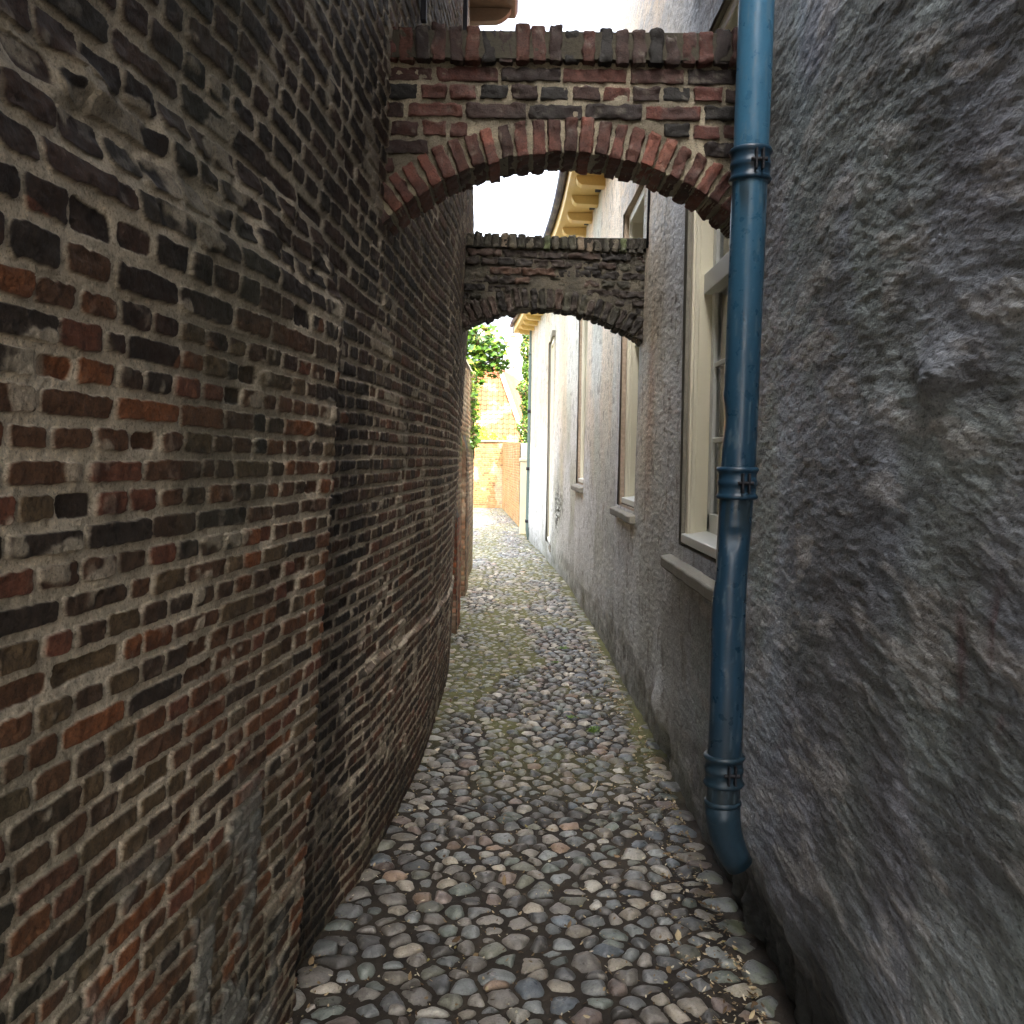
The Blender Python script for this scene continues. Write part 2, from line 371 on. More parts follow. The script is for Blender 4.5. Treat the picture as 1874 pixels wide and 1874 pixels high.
# ------------------------------------------------------------------ left: brick building
lb = empty('brick_building', (-1.2, 3.0, 0), 'dark weathered brick building forming the whole left side of the alley', 'building')
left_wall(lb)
core(lb, 'masonry', XL, -3, 7.53, 4.94, .12, -5.0, -1, M['dark'])
mb = MB()    # end return between facing and masonry
xa, xb = float(XL(np.array(7.545), 0.)) - .004, float(XL(np.array(7.545), 4.93)) - .004
mb.hexa([(xa - .2, 7.50, -.05), (xa, 7.50, -.05), (xa, 7.56, -.05), (xa - .2, 7.56, -.05), (xb - .2, 7.50, 4.93), (xb, 7.50, 4.93), (xb, 7.56, 4.93), (xb - .2, 7.56, 4.93)])
mb.build('wall_end', M['dark'], lb)
ev = MB()
ev.prism([(-5.0, 4.955), (-.02, 4.955), (.0, 5.0), (.0, 5.17), (-5.0, 5.17)], 'y', -3.0, 7.3)
eo = ev.build('eave', M['lead'], lb, bevel=.008)
g = MB(); g.prism([(.003, 5.02), (.075, 5.02), (.10, 5.10), (.10, 5.20), (.003, 5.20)], 'y', -3.0, 7.0); g.build('gutter', M['purple'], eo)
for yb in (7.12, 5.9, 4.7):     # scrolled brackets under the eave
    b = MB(); P = [(-.42, 4.953), (-.05, 4.953), (-.06, 4.93), (-.085, 4.90), (-.12, 4.875), (-.16, 4.86), (-.42, 4.85)]
    b.prism(P, 'y', yb, yb + .08); b.build('bracket', M['lead'], eo, bevel=.004)
rf = MB(); rf.prism([(-.03, 5.172), (-5.0, 5.172), (-5.0, 7.6)], 'y', -3.0, 7.25); rf.build('roof', M['tile'] if 0 else M['dark'], lb)
for px, yy in ((712, 3.55), (781, 4.75)):   # upright iron wall anchors
    a = W(px, 20, yy); x = float(XL(np.array(yy), 3.4)) + .012
    b = MB(); b.box(x, x + .022, yy - .012, yy + .02, 3.22, 4.1); b.build('wall_anchor', M['dark_iron'], lb, bevel=.003)

# ------------------------------------------------------------------ right: grey plastered house and cream house
WIN = [  # y0, y1, z0, z1
    (3.38, 4.55, 1.19, 3.45), (6.17, 7.22, 1.26, 3.47)]
WINB = [(9.9, 10.95, 1.33, 3.6), (14.1, 14.95, .30, 3.45)]
UPW = (3.2, 4.35, 3.86, 5.4)

def right_wall(name, parent, ya, yb, H, wins, kind):
    ys = grid_cols(ya, yb, .0013, .0022, .009)
    z = grid_z(ys, H, 800 if kind == 'grey' else 420)
    nc, nr = z.shape; Y = np.repeat(ys[:, None], nr, 1)
    q = np.ones_like(z); rag = lambda sd: (fbm(Y * 12, z * 12, sd, 3) - .5) * .016
    drop = np.zeros((nc - 1, nr - 1), bool); edge = np.zeros_like(z)
    Ym = (Y[1:, 1:] + Y[:-1, :-1]) / 2; zm = (z[1:, 1:] + z[:-1, :-1]) / 2
    for (a, b, c0, c1) in wins:
        drop |= (Ym > a) & (Ym < b) & (zm > c0) & (zm < c1)
        dd = np.maximum(np.maximum(a - Y, Y - b), np.maximum(c0 - z, z - c1))
        edge = np.maximum(edge, np.exp(-(np.maximum(dd, 0) / .03) ** 2))
    # warped, horizontally drawn-out texture of hand-thrown plaster
    wx = fbm(Y * 1.7, z * 1.7, 90, 3) - .5; wz = fbm(Y * 1.7 + 9, z * 1.7, 91, 3) - .5
    a = Y + wx * .18; b = z + wz * .10 + .10 * np.sin(Y * 2)
    st1 = fbm(a * 4 + b * 1.5, b * 13, 92, 5, .55); st2 = fbm(a * 9 + b * 3, b * 32, 93, 4, .6); st3 = fbm(Y * 22, z * 60, 94, 2, .6)
    bl = fbm(a * 1.3, b * 1.6, 95, 4)
    rid = 1 - np.abs(2 * fbm(a * 9, b * 15, 96, 4) - 1); rid = rid ** 4
    near = sst(5.2, 1.6, Y)
    h = (bl - .5) * .018 * mix(.5, 1, near) + (st1 - .5) * .0065 * mix(.5, 1, near) + (st2 - .5) * .0042 * mix(.6, 1, near) + (st3 - .5) * .0030
    h += rid * .0012 * mix(.4, 1, near)
    # one thick dab of plaster
    dab = np.exp(-(((Y - 1.77) * .9 + (z - 1.76) * .45) / .075) ** 2 - (((z - 1.76) - (Y - 1.77) * .3) / .05) ** 2)
    h += dab * .028 * (.7 + .6 * st2)
    # foot: undercut broken plaster near, lump of rubble at 4.9 m
    foot = sst(.34, .12, z + (fbm(Y * 4, z * 3, 99, 3) - .5) * .25)
    h -= foot * (.05 * sst(4.2, 3.2, Y) + .02) * (.4 + fbm(Y * 9, z * 9, 100, 3))
    if kind == 'grey':
        h += .05 * np.exp(-((Y - 5.0) / .12) ** 2 - ((z - .27) / .12) ** 2); h -= .09 * np.exp(-((Y - 4.93) / .11) ** 2 - ((z - .07) / .07) ** 2)
        h += .04 * np.exp(-((Y - 3.05) / .35) ** 2 - ((z - .05) / .10) ** 2) * st1
    rough2 = sst(.5, .62, fbm(a * 3, b * 2, 101, 3)) * np.exp(-((Y - 13) / .55) ** 2) * sst(1.5, .9, z) if kind == 'cream' else 0
    if kind == 'cream': h += rough2 * (fbm(Y * 18, z * 22, 102, 3) - .5) * .06
    h = h * (1 - edge * .7)
    # colour
    g0 = mixc(S(178, 186, 196), S(150, 158, 169), sst(.35, .65, bl))
    g0 = mixc(g0, S(160, 162, 172), sst(.5, .68, fbm(Y * 1.9, z * 1.9, 110, 3)) * .7)
    g0 = mixc(g0, S(158, 170, 164), sst(.56, .72, fbm(Y * 2.3 + 4, z * 1.4, 111, 3)) * .6)
    dk = sst(.47, .62, .62 * fbm(a * 3.2, b * 8, 112, 6, .65) + .38 * bl)
    C = mixc(g0, S(96, 97, 100), dk * .62 * mix(.25, 1, near))
    lt = sst(.56, .7, st1); C = mixc(C, S(214, 212, 210), lt * .45)
    C = C * (.80 + .30 * st2 + .35 * (st3 - .5))[..., None]
    vs = fbm(Y * 1.4 + .5 * fbm(Y * 2, z * 2, 122, 3), z * .9, 113, 4)                                             # rain streaks
    up = sst(1.0, 2.6, z + (vs - .5) * 1.2 + (fbm(Y * 1.5, z * 1.5, 117, 3) - .5) * .8) * sst(4.4, 6.3, Y + (vs - .5) * .8)
    cr = mixc(S(228, 208, 178), S(214, 212, 198), sst(.4, .6, fbm(Y * 1.2, z * .4, 114, 3)))
    cr = cr * (.82 + .3 * fbm(Y * 7, z * 4, 115, 4))[..., None]
    mid = mixc(S(222, 222, 220), S(196, 196, 190), sst(.4, .65, vs)); mid = mid * (.72 + .35 * st2 + .2 * st3)[..., None]
    C = mixc(C, mid, sst(3.4, 5.4, Y + (fbm(Y * 2, z * 2, 116, 3) - .5) * .6))
    C = mixc(C, cr, up * .9)
    C = mixc(C, S(170, 172, 140), sst(.55, .7, vs) * sst(7, 9, Y) * .3)
    spk = sst(.68, .76, fbm(Y * 16, z * 12, 118, 2)); C = mixc(C, S(110, 100, 84), spk * .5 * (1 - near))
    if kind == 'grey':
        rust = np.exp(-((Y - 5.55 - .1 * (vs - .5)) / .16) ** 2) * sst(2.45, 2.2, z) * sst(.9, 2.0, z); C = mixc(C, S(168, 118, 78), rust * .55 * sst(.3, .6, vs))
        for (yc, zc) in ((1.62, 1.28), (1.50, 1.32)):
            red = np.exp(-((Y - yc - .01 * np.sin(z * 20)) / .022) ** 2) * sst(zc - .22, zc - .1, z) * sst(zc + .14, zc + .02, z)
            C = mixc(C, S(88, 34, 36), red * .55 * sst(.35, .6, fbm(Y * 30, z * 14, 119, 2)))
    if kind == 'grey': C = mixc(C, mixc(S(226, 206, 178), S(196, 188, 176), sst(.4, .6, st1)), sst(3.1, 3.7, z) * sst(4.6, 6.2, Y) * .85)
    damp = sst(.75, .0, z + (fbm(Y * 3, z * 1.2, 120, 3) - .5) * .7)
    C = mixc(C, C * np.array([.45, .45, .42]), damp * .6)
    grn = sst(.22, .0, z + (fbm(Y * 5, z * 3, 121, 3) - .5) * .3); C = mixc(C, S(72, 74, 48), grn * .5)
    blk = sst(.42, .18, z + (fbm(Y * 6, z * 4, 123, 3) - .5) * .28) * sst(4.3, 3.4, Y); C = mixc(C, S(30, 30, 28), blk * .85)  # shade of the undercut near foot, painted black
    if kind == 'cream': C = mixc(C, mixc(S(190, 192, 188), S(60, 60, 58), sst(.42, .56, fbm(Y * 16, z * 18, 102, 3))), np.clip(rough2, 0, 1) * .9)
    X = XR(Y, z) - h
    V = np.stack([X, Y, z], -1).reshape(-1, 3)
    return mesh_np(name, V, grid_faces(nc, nr, z, drop, flip=True), M['render'], parent, C.reshape(-1, 3))

def sash(parent, y0, y1, z0, z1, depth_brick, depth, transom=None, bars=(3, 2), label=None, cols=None, reveal_mat='sillstone'):
    """box window: reveal boards, moulding, transom, glazing bars, pane, inner and outer sill"""
    xw = lambda y: float(XR(np.array(y), (z0 + z1) / 2))
    x0 = min(xw(y0), xw(y1))
    win = empty('window', (x0, (y0 + y1) / 2, z0), parent=parent)
    if label: win['label'] = label
    A = x0 - .0; Bx = x0 + depth_brick; D = x0 + depth_brick + depth
    def L(y): return xw(y)
    rv = MB()   # masonry reveal all round
    e = .018
    rv.hexa([(L(y1) - e * 0 + .012, y1 - .006, z0 - .0), (D + .3, y1 - .006, z0), (D + .3, y1 + .10, z0), (L(y1) + .012, y1 + .10, z0), (L(y1) + .012, y1 - .006, z1), (D + .3, y1 - .006, z1), (D + .3, y1 + .10, z1), (L(y1) + .012, y1 + .10, z1)])
    rv.hexa([(L(y0) + .012, y0 - .10, z0), (D + .3, y0 - .10, z0), (D + .3, y0 + .006, z0), (L(y0) + .012, y0 + .006, z0), (L(y0) + .012, y0 - .10, z1), (D + .3, y0 - .10, z1), (D + .3, y0 + .006, z1), (L(y0) + .012, y0 + .006, z1)])
    rv.box(A + .014, D + .3, y0 - .10, y1 + .10, z1 - .003, z1 + .08); rv.box(A + .02, D + .3, y0 - .10, y1 + .10, z0 - .10, z0 + .004)
    rv.build('reveal', M[reveal_mat], win)
    f = MB(); t = .045
    for (a, b, sg) in ((y1 - .008 - t, y1 - .008, 1), (y0 + .008, y0 + .008 + t, -1)):
        f.box(Bx, D + .05, a, b, z0 + .006, z1 - .006)
        yy = (a - .012, a) if sg > 0 else (b, b + .012)
        f.box(Bx + .012, Bx + .035, yy[0], yy[1], z0 + .05, z1 - .05)          # bead on the board
    f.box(Bx + .002, D + .05, y0 + .055, y1 - .055, z1 - .07, z1 - .008)
    f.build('frame', M['cream'], win, bevel=.004)
    ya, yb = y0 + .055, y1 - .055
    sm = MB(); sx0, sx1 = D - .005, D + .035
    zs = z0 + .075
    def rail(z_a, z_b, xo=0): sm.box(sx0 - xo, sx1, ya + .002, yb - .002, z_a, z_b)
    rail(zs - .01, zs + .085); 
    sm.box(sx0, sx1, yb - .062, yb - .003, zs, z1 - .07); sm.box(sx0, sx1, ya + .003, ya + .062, zs, z1 - .07)
    top = transom if transom else z1 - .07
    nv, nh = bars
    for i in range(1, nv):
        zz = zs + .08 + (top - zs - .1) * i / nv; sm.box(sx0 + .006, sx1 - .006, ya + .04, yb - .04, zz - .012, zz + .012)
    for i in range(1, nh):
        yy = ya + (yb - ya) * i / nh; sm.box(sx0 + .008, sx1 - .008, yy - .012, yy + .012, zs + .05, z1 - .07)
    sm.build('sash', M['white'], win, bevel=.004)
    if transom:
        tb = MB(); tb.box(Bx + .055, sx1 + .02, y0 + .056, y1 - .056, transom - .035, transom + .06); tb.build('transom', M['white'], win, bevel=.004)
    gp = MB(); gp.box(sx0 + .018, sx0 + .022, ya + .03, yb - .03, zs + .03, z1 - .08); gp.build('pane', M['glass'], win)
    cu = MB(); n = 60; V = []; Fc = []
    for i in range(n + 1):
        yy = ya + (yb - ya) * i / n; xx = sx1 + .09 + .012 * math.sin(i * .9)
        V += [(xx, yy, zs), (xx, yy, z1)]
    for i in range(n): Fc.append((2 * i, 2 * i + 2, 2 * i + 3, 2 * i + 1))
    cu.add(V, Fc); cu.build('curtain', M['curtain'], win, smooth=True)
    si = MB(); si.prism([(Bx - .02, z0 + .012), (D + .02, z0 + .045), (D + .02, z0 + .075), (Bx - .02, z0 + .055)], 'y', y0 + .010, y1 - .010)
    si.build('inner_sill', M['white'], win, bevel=.004)
    return win

def stone_sill(parent, y0, y1, z, out=.05, th=.05):
    mb = MB(); x0, x1 = float(XR(np.array(y0), z)), float(XR(np.array(y1), z)); n = 12; V = []; Fc = []
    for i in range(n + 1):
        y = y0 + (y1 - y0) * i / n; x = x0 + (x1 - x0) * i / n; j = random.uniform(-.006, .006)
        V += [(x - out + j, y, z - .03), (x - out + j, y, z - .03 + th), (x + .10, y, z + th), (x + .10, y, z - .03)]
    for i in range(n):
        for k in range(4): Fc.append((4 * i + k, 4 * i + (k + 1) % 4, 4 * i + 4 + (k + 1) % 4, 4 * i + 4 + k))
    Fc += [(0, 3, 2, 1), (4 * n, 4 * n + 1, 4 * n + 2, 4 * n + 3)]
    mb.add(V, Fc)
    return mb.build('sill', M['sillstone'], parent, bevel=.008)

gh = empty('plastered_house', (1.4, 2.5, 0), 'tall grey rough plastered house on the right with tall cream window behind the blue pipe', 'house')
GY = 7.35
right_wall('wall', gh, -3.0, GY, 8.2, WIN + [UPW], 'grey')
core(gh, 'masonry', XR, -3, GY - .02, 8.18, .62, 5.0, 1, M['dark'])
mb = MB(); xa = float(XR(np.array(GY), 0.)); mb.box(xa + .03, xa + .64, GY - .03, GY - .004, -.05, 8.17); mb.build('wall_end', M['dark'], gh)
mb = MB(); mb.box(xa - .0, 5.05, -3.05, GY + .05, 8.205, 8.35); mb.build('roof', M['dark'], gh, bevel=.01)
mb = MB(); mb.box(-1.4, .78, -3.2, -1.0, 3.1, 4.90); mb.build('shade_block', M['dark'], gh)  # unseen block added behind the camera to darken the near walls
w1 = sash(gh, *WIN[0], .03, .10, transom=2.43, bars=(3, 3)); stone_sill(w1, WIN[0][0] - .1, WIN[0][1] + .25, 1.085, .045, .055)
w2 = sash(gh, *WIN[1], .045, .11, transom=2.5, bars=(3, 3), reveal_mat='brown_reveal'); stone_sill(w2, WIN[1][0] - .06, WIN[1][1] + .06, 1.21, .045, .05)
w3 = sash(gh, *UPW, .07, .12, bars=(3, 2)); stone_sill(w3, UPW[0] - .06, UPW[1] + .06, UPW[2] - .05, .05, .05)

ch_ = empty('cream_house', (1.3, 13, 0), 'cream plastered house with yellow bracketed eave at the far right of the alley', 'house')
CY = 18.8
right_wall('wall', ch_, GY + .001, CY, 4.22, WINB, 'cream')
core(ch_, 'masonry', XR, GY + .02, CY - .02, 4.2, .62, 5.0, 1, M['dark'])
mb = MB(); xe = float(XR(np.array(CY), 0.)); mb.box(xe + .006, xe + .64, CY - .02, CY + .03, -.05, 4.2); mb.build('wall_end', M['cream'], ch_)
w4 = sash(ch_, *WINB[0], .04, .12, transom=2.6, bars=(3, 2), reveal_mat='brown_reveal'); stone_sill(w4, WINB[0][0] - .05, WINB[0][1] + .05, 1.28, .05, .05)
w5 = sash(ch_, *WINB[1], .04, .12, bars=(5, 2)); w5.name = 'window'
# eave following the bent wall
ev = MB(); ys = list(np.linspace(GY + .35, CY + .15, 24)); V = []; Fc = []
for y in ys:
    x = float(XR(np.array(y), 4.2)); V += [(x + .25, y, 4.14), (x - .31, y, 4.14), (x - .31, y, 4.30), (x + .25, y, 4.30)]
for i in range(len(ys) - 1):
    for k in range(4): Fc.append((4 * i + k, 4 * i + (k + 1) % 4, 4 * i + 4 + (k + 1) % 4, 4 * i + 4 + k))
Fc += [(0, 3, 2, 1), tuple(4 * (len(ys) - 1) + k for k in range(4))]
ev.add(V, Fc); eo = ev.build('eave', M['eave_paint'], ch_, bevel=.005)
gt = MB(); gt.tube([(float(XR(np.array(y), 4.2)) - .355, y, 4.29) for y in ys], .042, 10); gt.build('gutter', M['purple'], eo, smooth=True)
y = GY + .5
while y < CY:
    x = float(XR(np.array(y), 4.2)); b = MB()
    b.prism([(x + .01, 4.138), (x - .26, 4.138), (x - .255, 4.11), (x - .24, 4.08), (x - .21, 4.06), (x + .01, 4.05)], 'y', y, y + .12)
    b.build('bracket', M['eave_paint'], eo, bevel=.004)
    b = MB(); b.box(x - .055, x + .005, y + .16, y + .44, 4.118, 4.137); b.build('vent_slot', M['dark_iron'], eo)
    y += .62
rf = MB(); V = []; Fc = []
for y in ys:
    x = float(XR(np.array(y), 4.2)); V += [(x - .33, y, 4.305), (x + 2.3, y, 6.6), (x + 4.6, y, 4.305)]
for i in range(len(ys) - 1):
    for k in range(3): Fc.append((3 * i + k, 3 * i + (k + 1) % 3, 3 * i + 3 + (k + 1) % 3, 3 * i + 3 + k))
Fc += [(0, 2, 1), tuple(3 * (len(ys) - 1) + k for k in range(3))]
rf.add(V, Fc); rf.build('roof', colmat('roof_clay', .8, .5, 20, .3, .01, base=S(160, 90, 60)), ch_)

# ------------------------------------------------------------------ brick meshes for arches, piers, coping
class BR:
    """rounded, chipped bricks gathered into one mesh with their own colours"""
    def __init__(s, seed): s.V = []; s.Q = []; s.C = []; s.n = 0; s.r = np.random.default_rng(seed)
    def brick(s, o, ax, dim, col, rad=.009, rough=.0035, div=(5, 3, 3)):
        div = tuple(int(round(q * 1.8)) for q in div); rad = rad * .7
        ax = np.array(ax, float); h = np.array(dim, float) / 2
        for f in range(6):
            a = f // 2; sg = 1 if f % 2 else -1; b, c = (a + 1) % 3, (a + 2) % 3
            nb, ncc = div[b], div[c]
            u = np.linspace(-1, 1, nb * 2 + 1); v = np.linspace(-1, 1, ncc * 2 + 1)
            u = np.sign(u) * np.abs(u) ** .75; v = np.sign(v) * np.abs(v) ** .75
            P = np.zeros((len(u), len(v), 3)); P[..., a] = sg * h[a]; P[..., b] = u[:, None] * h[b]; P[..., c] = v[None, :] * h[c]
            inner = np.clip(P, -(h - rad), h - rad); d = P - inner; ln = np.linalg.norm(d, axis=-1, keepdims=True); ln[ln == 0] = 1
            P = inner + d / ln * rad
            Wp = o + P @ ax
            k = Wp * 38.; nn = (vnoise(k[..., 0] + k[..., 1] * .7, k[..., 2] + k[..., 1] * .5, 3) - .5) + .5 * (vnoise(k[..., 0] * 2.3 + k[..., 1], k[..., 2] * 2.3, 4) - .5)
            nrm = d / ln; Wp = Wp + (nrm @ ax) * (nn * rough * 2 + (fbm(k[..., 0] * 3 + k[..., 1] * 2.1, k[..., 2] * 3 + k[..., 1], 8, 3) - .5) * .006)[..., None]
            nu, nv = len(u), len(v)
            i = np.arange(nu - 1)[:, None] * nv + np.arange(nv - 1)[None, :] + s.n
            q = np.stack([i, i + nv, i + nv + 1, i + 1], -1).reshape(-1, 4)
            if sg < 0: q = q[:, ::-1]
            s.V.append(Wp.reshape(-1, 3)); s.Q.append(q); s.n += nu * nv
            k2 = Wp * 16.; sh = .62 + .75 * fbm(k2[..., 0] * 2 + k2[..., 1], k2[..., 2] * 2 + k2[..., 1], 9, 3)
            cc = np.array(col)[None, None, :] * sh[..., None]
            lime = sst(.68, .80, fbm(k2[..., 0] * 2.5 + k2[..., 1] + 31, k2[..., 2] * 2.5, 12, 4)); cc = mixc(cc, S(140, 134, 122), lime * .35)
            cc = mixc(cc, S(34, 31, 28), sst(.52, .66, fbm(k2[..., 0] * .5 + k2[..., 1] * .5, k2[..., 2] * .5 + 7, 13, 4)) * .55)
            s.C.append(cc.reshape(-1, 3))
    def build(s, name, parent, mat='brick'):
        return mesh_np(name, np.concatenate(s.V), np.concatenate(s.Q), M[mat], parent, np.concatenate(s.C))

def mortar_sheet(name, parent, poly_fn, xs, zs, y, thick, colr, seed):
    """bumpy mortar body: front and back relief sheets masked by poly_fn(x,z), closed with a rim"""
    X, Z = np.meshgrid(xs, zs, indexing='ij'); nr = len(zs); nc = len(xs)
    h = (fbm(X * 30, Z * 30, seed, 4) - .5) * .012
    cm = mixc(colr, np.array(colr) * .5, sst(.35, .7, fbm(X * 8, Z * 8, seed + 1, 4)))
    Xm = (X[1:, 1:] + X[:-1, :-1]) / 2; Zm = (Z[1:, 1:] + Z[:-1, :-1]) / 2
    keep = poly_fn(Xm, Zm)
    h2 = (fbm(X * 14, Z * 14, seed + 7, 3) - .5) * .008; h = h * .7 + h2; Vf = np.stack([X, y - h, Z], -1).reshape(-1, 3); Vb = np.stack([X, y + thick + h, Z], -1).reshape(-1, 3)
    i = np.arange(nc - 1)[:, None] * nr + np.arange(nr - 1)[None, :]
    q = np.stack([i, i + nr, i + nr + 1, i + 1], -1)[keep]; qb = (np.stack([i, i + 1, i + nr + 1, i + nr], -1)[keep]) + nc * nr
    rim = []
    kp = np.pad(keep, 1); N = nc * nr
    for di, dj, e in ((-1, 0, (0, 1)), (1, 0, (nr + 1, nr)), (0, -1, (nr, 0)), (0, 1, (1, nr + 1))):
        nb = kp[1 + di:1 + di + nc - 1, 1 + dj:1 + dj + nr - 1]; mk = keep & ~nb; b = i[mk]
        rim.append(np.stack([b + e[0], b + e[1], b + e[1] + N, b + e[0] + N], -1))
    Q = np.concatenate([q, qb] + rim)
    return mesh_np(name, np.concatenate([Vf, Vb]), Q, M['brick'], parent, np.concatenate([cm.reshape(-1, 3)] * 2), smooth=False)

PAL_RED = [(118, 74, 62, 3), (102, 65, 56, 3), (88, 58, 50, 2), (124, 82, 68, .8), (70, 52, 46, 1.0)]
PAL_DK = [(58, 44, 40, 3), (46, 38, 36, 3), (74, 50, 44, 2), (90, 54, 46, 1.3), (38, 36, 34, 2)]
PAL_D2 = [(54, 46, 40, 3), (44, 40, 36, 3), (70, 56, 48, 1.6), (82, 62, 50, .7), (64, 62, 50, 2)]
PAL_MOSS = [(92, 86, 72, 2), (70, 68, 56, 3), (104, 92, 76, 1.5), (58, 54, 46, 2), (84, 92, 62, 1.4)]
def pcol(pal, r):
    w_ = np.array([p[3] for p in pal], float); return np.array(S(*pal[int(r.choice(len(pal), p=w_ / w_.sum()))][:3])) * r.uniform(.8, 1.25)

def brick_arch(label, y0, th, xL, xR, cx, crown, rad, vh, pitch, ctop, ch, course, pal_v, pal_s, pal_c, mort, seed, wonk=.004, tilt=0.):
    r = np.random.default_rng(seed)
    base = empty('brick_arch', ((xL + xR) / 2, y0 + th / 2, crown - .3), label, 'arch', 'brick arches spanning the alley')
    czr = crown - rad                                      # circle centre height
    tz = lambda x: tilt * (x - cx)
    cb = ctop - ch                                         # underside of the coping
    # voussoirs
    v = BR(seed + 1)
    aL = math.asin((xL - .10 - cx) / (rad + vh / 2)); aR = math.asin(min(.999, (xR + .08 - cx) / (rad + vh / 2)))
    n = int((aR - aL) * (rad + vh * .4) / pitch); 
    for i in range(n + 1):
        a = aL + (aR - aL) * i / n + r.uniform(-.003, .003)
        rr = rad + vh / 2 + r.uniform(-wonk, wonk); c0 = np.array([cx + math.sin(a) * rr, y0 + th / 2 + r.uniform(-wonk, wonk), czr + math.cos(a) * rr + tz(cx + math.sin(a) * rr)])
        a2 = a + r.uniform(-.02, .02)
        ax = [[math.sin(a2), 0, math.cos(a2)], [0, 1, 0], [-math.cos(a2), 0, math.sin(a2)]]
        v.brick(c0, ax, (vh + r.uniform(-.008, .006), th + .012 + r.uniform(-.006, .006), pitch - .013 + r.uniform(-.004, .003)), pcol(pal_v, r), .008, .003 + wonk * .4, (4, 4, 2))
    v.build('arch_ring', base)
    # coursed bricks above
    sp = BR(seed + 2); ro = rad + vh - .004
    z = cb - course / 2; row = 0
    while z > crown - .75:
        x = xL - .12 - r.uniform(0, .15); st = row % 2 == 0
        while x < xR + .05:
            L = (.21 if st else .105) * r.uniform(.9, 1.1); xc = x + L / 2
            if xc > xL - .02 and xc < xR + .12:
                zz = z + tz(xc) + r.uniform(-.002, .002)
                # lift the brick's ends clear of the ring: trim it where the ring takes its place
                def clear(xx): return math.hypot(xx - cx, (zz - tz(xc)) - course / 2 + .012 - czr) > ro
                x0_, x1_ = x, x + L - .012; cnt = 0
                while not clear(x0_) and x0_ < x1_ and x0_ < cx + 2: x0_ += .01
                while not clear(x1_) and x1_ > x0_: x1_ -= .01
                if x1_ - x0_ > .03 and clear((x0_ + x1_) / 2):
                    sp.brick(np.array([(x0_ + x1_) / 2, y0 + th / 2 + r.uniform(-wonk, wonk), zz]), np.eye(3), (x1_ - x0_, th + r.uniform(-.004, .004), course - .013 + r.uniform(-.003, .003)),
                             pcol(pal_s, r), .008, .003 + wonk * .5, (6 if st else 3, 2, 2))
            x += L
        z -= course; row += 1
    sp.build('spandrel', base)
    def inside(X, Z):
        d = np.hypot(X - cx, Z - tz(X) - czr); return (d > rad + .004) & (Z - tz(X) < cb + .03) & (Z - tz(X) > crown - .62)
    xs = np.arange(xL - .16, xR + .14, .008); zs = np.arange(crown - .62, ctop + .05, .008)
    mortar_sheet('mortar', base, inside, xs, zs, y0 + .009, th - .018, S(*mort), seed + 3)
    # coping of bricks on edge
    cp = BR(seed + 4); x = xL - .06; cpch = pitch * 1.04
    while x < xR + .02:
        hh = ch + r.uniform(-.007, .009); c0 = np.array([x + cpch / 2, y0 + th / 2 + r.uniform(-.006, .006), cb + hh / 2 + tz(x) + r.uniform(-.003, .003)]); a = r.uniform(-.05, .05)
        ax = [[math.cos(a), 0, -math.sin(a)], [0, 1, 0], [math.sin(a), 0, math.cos(a)]]
        cp.brick(c0, ax, (cpch - .008 + r.uniform(-.004, .003), th + .05, hh), pcol(pal_c, r), .012, .006, (2, 4, 3)); x += cpch
    cp.build('coping', base)
    mb = MB(); mb.box(xL - .1, xR + .03, y0 - .019, y0 + th + .019, cb + .012 + tz(cx), cb + ch * .90 + tz(cx)); mb.build('coping_mortar', colmat('coping_mortar', .9, .8, 120, .5, .004, base=S(*[int(c * .45) for c in mort])), base)
    return base

brick_arch('nearer brick arch with bright red voussoirs spanning from left wall to the blue drainpipe', 3.2, .22, -.452, .79, .165, 2.635, .905, .112, .0535, 3.035, .112, .0605,
           PAL_RED, PAL_DK[:] + [(90, 58, 50, 2), (100, 62, 52, 1)], PAL_DK + [(84, 54, 44, 1.5)], (156, 147, 126), 300)
brick_arch('farther darker mossy brick arch spanning the alley beyond the near arch', 6.0, .22, -.36, .83, .215, 2.565, 1.04, .125, .052, 3.015, .085, .056,
           PAL_D2, PAL_D2, PAL_MOSS, (92, 86, 72), 400, wonk=.014, tilt=-.032)

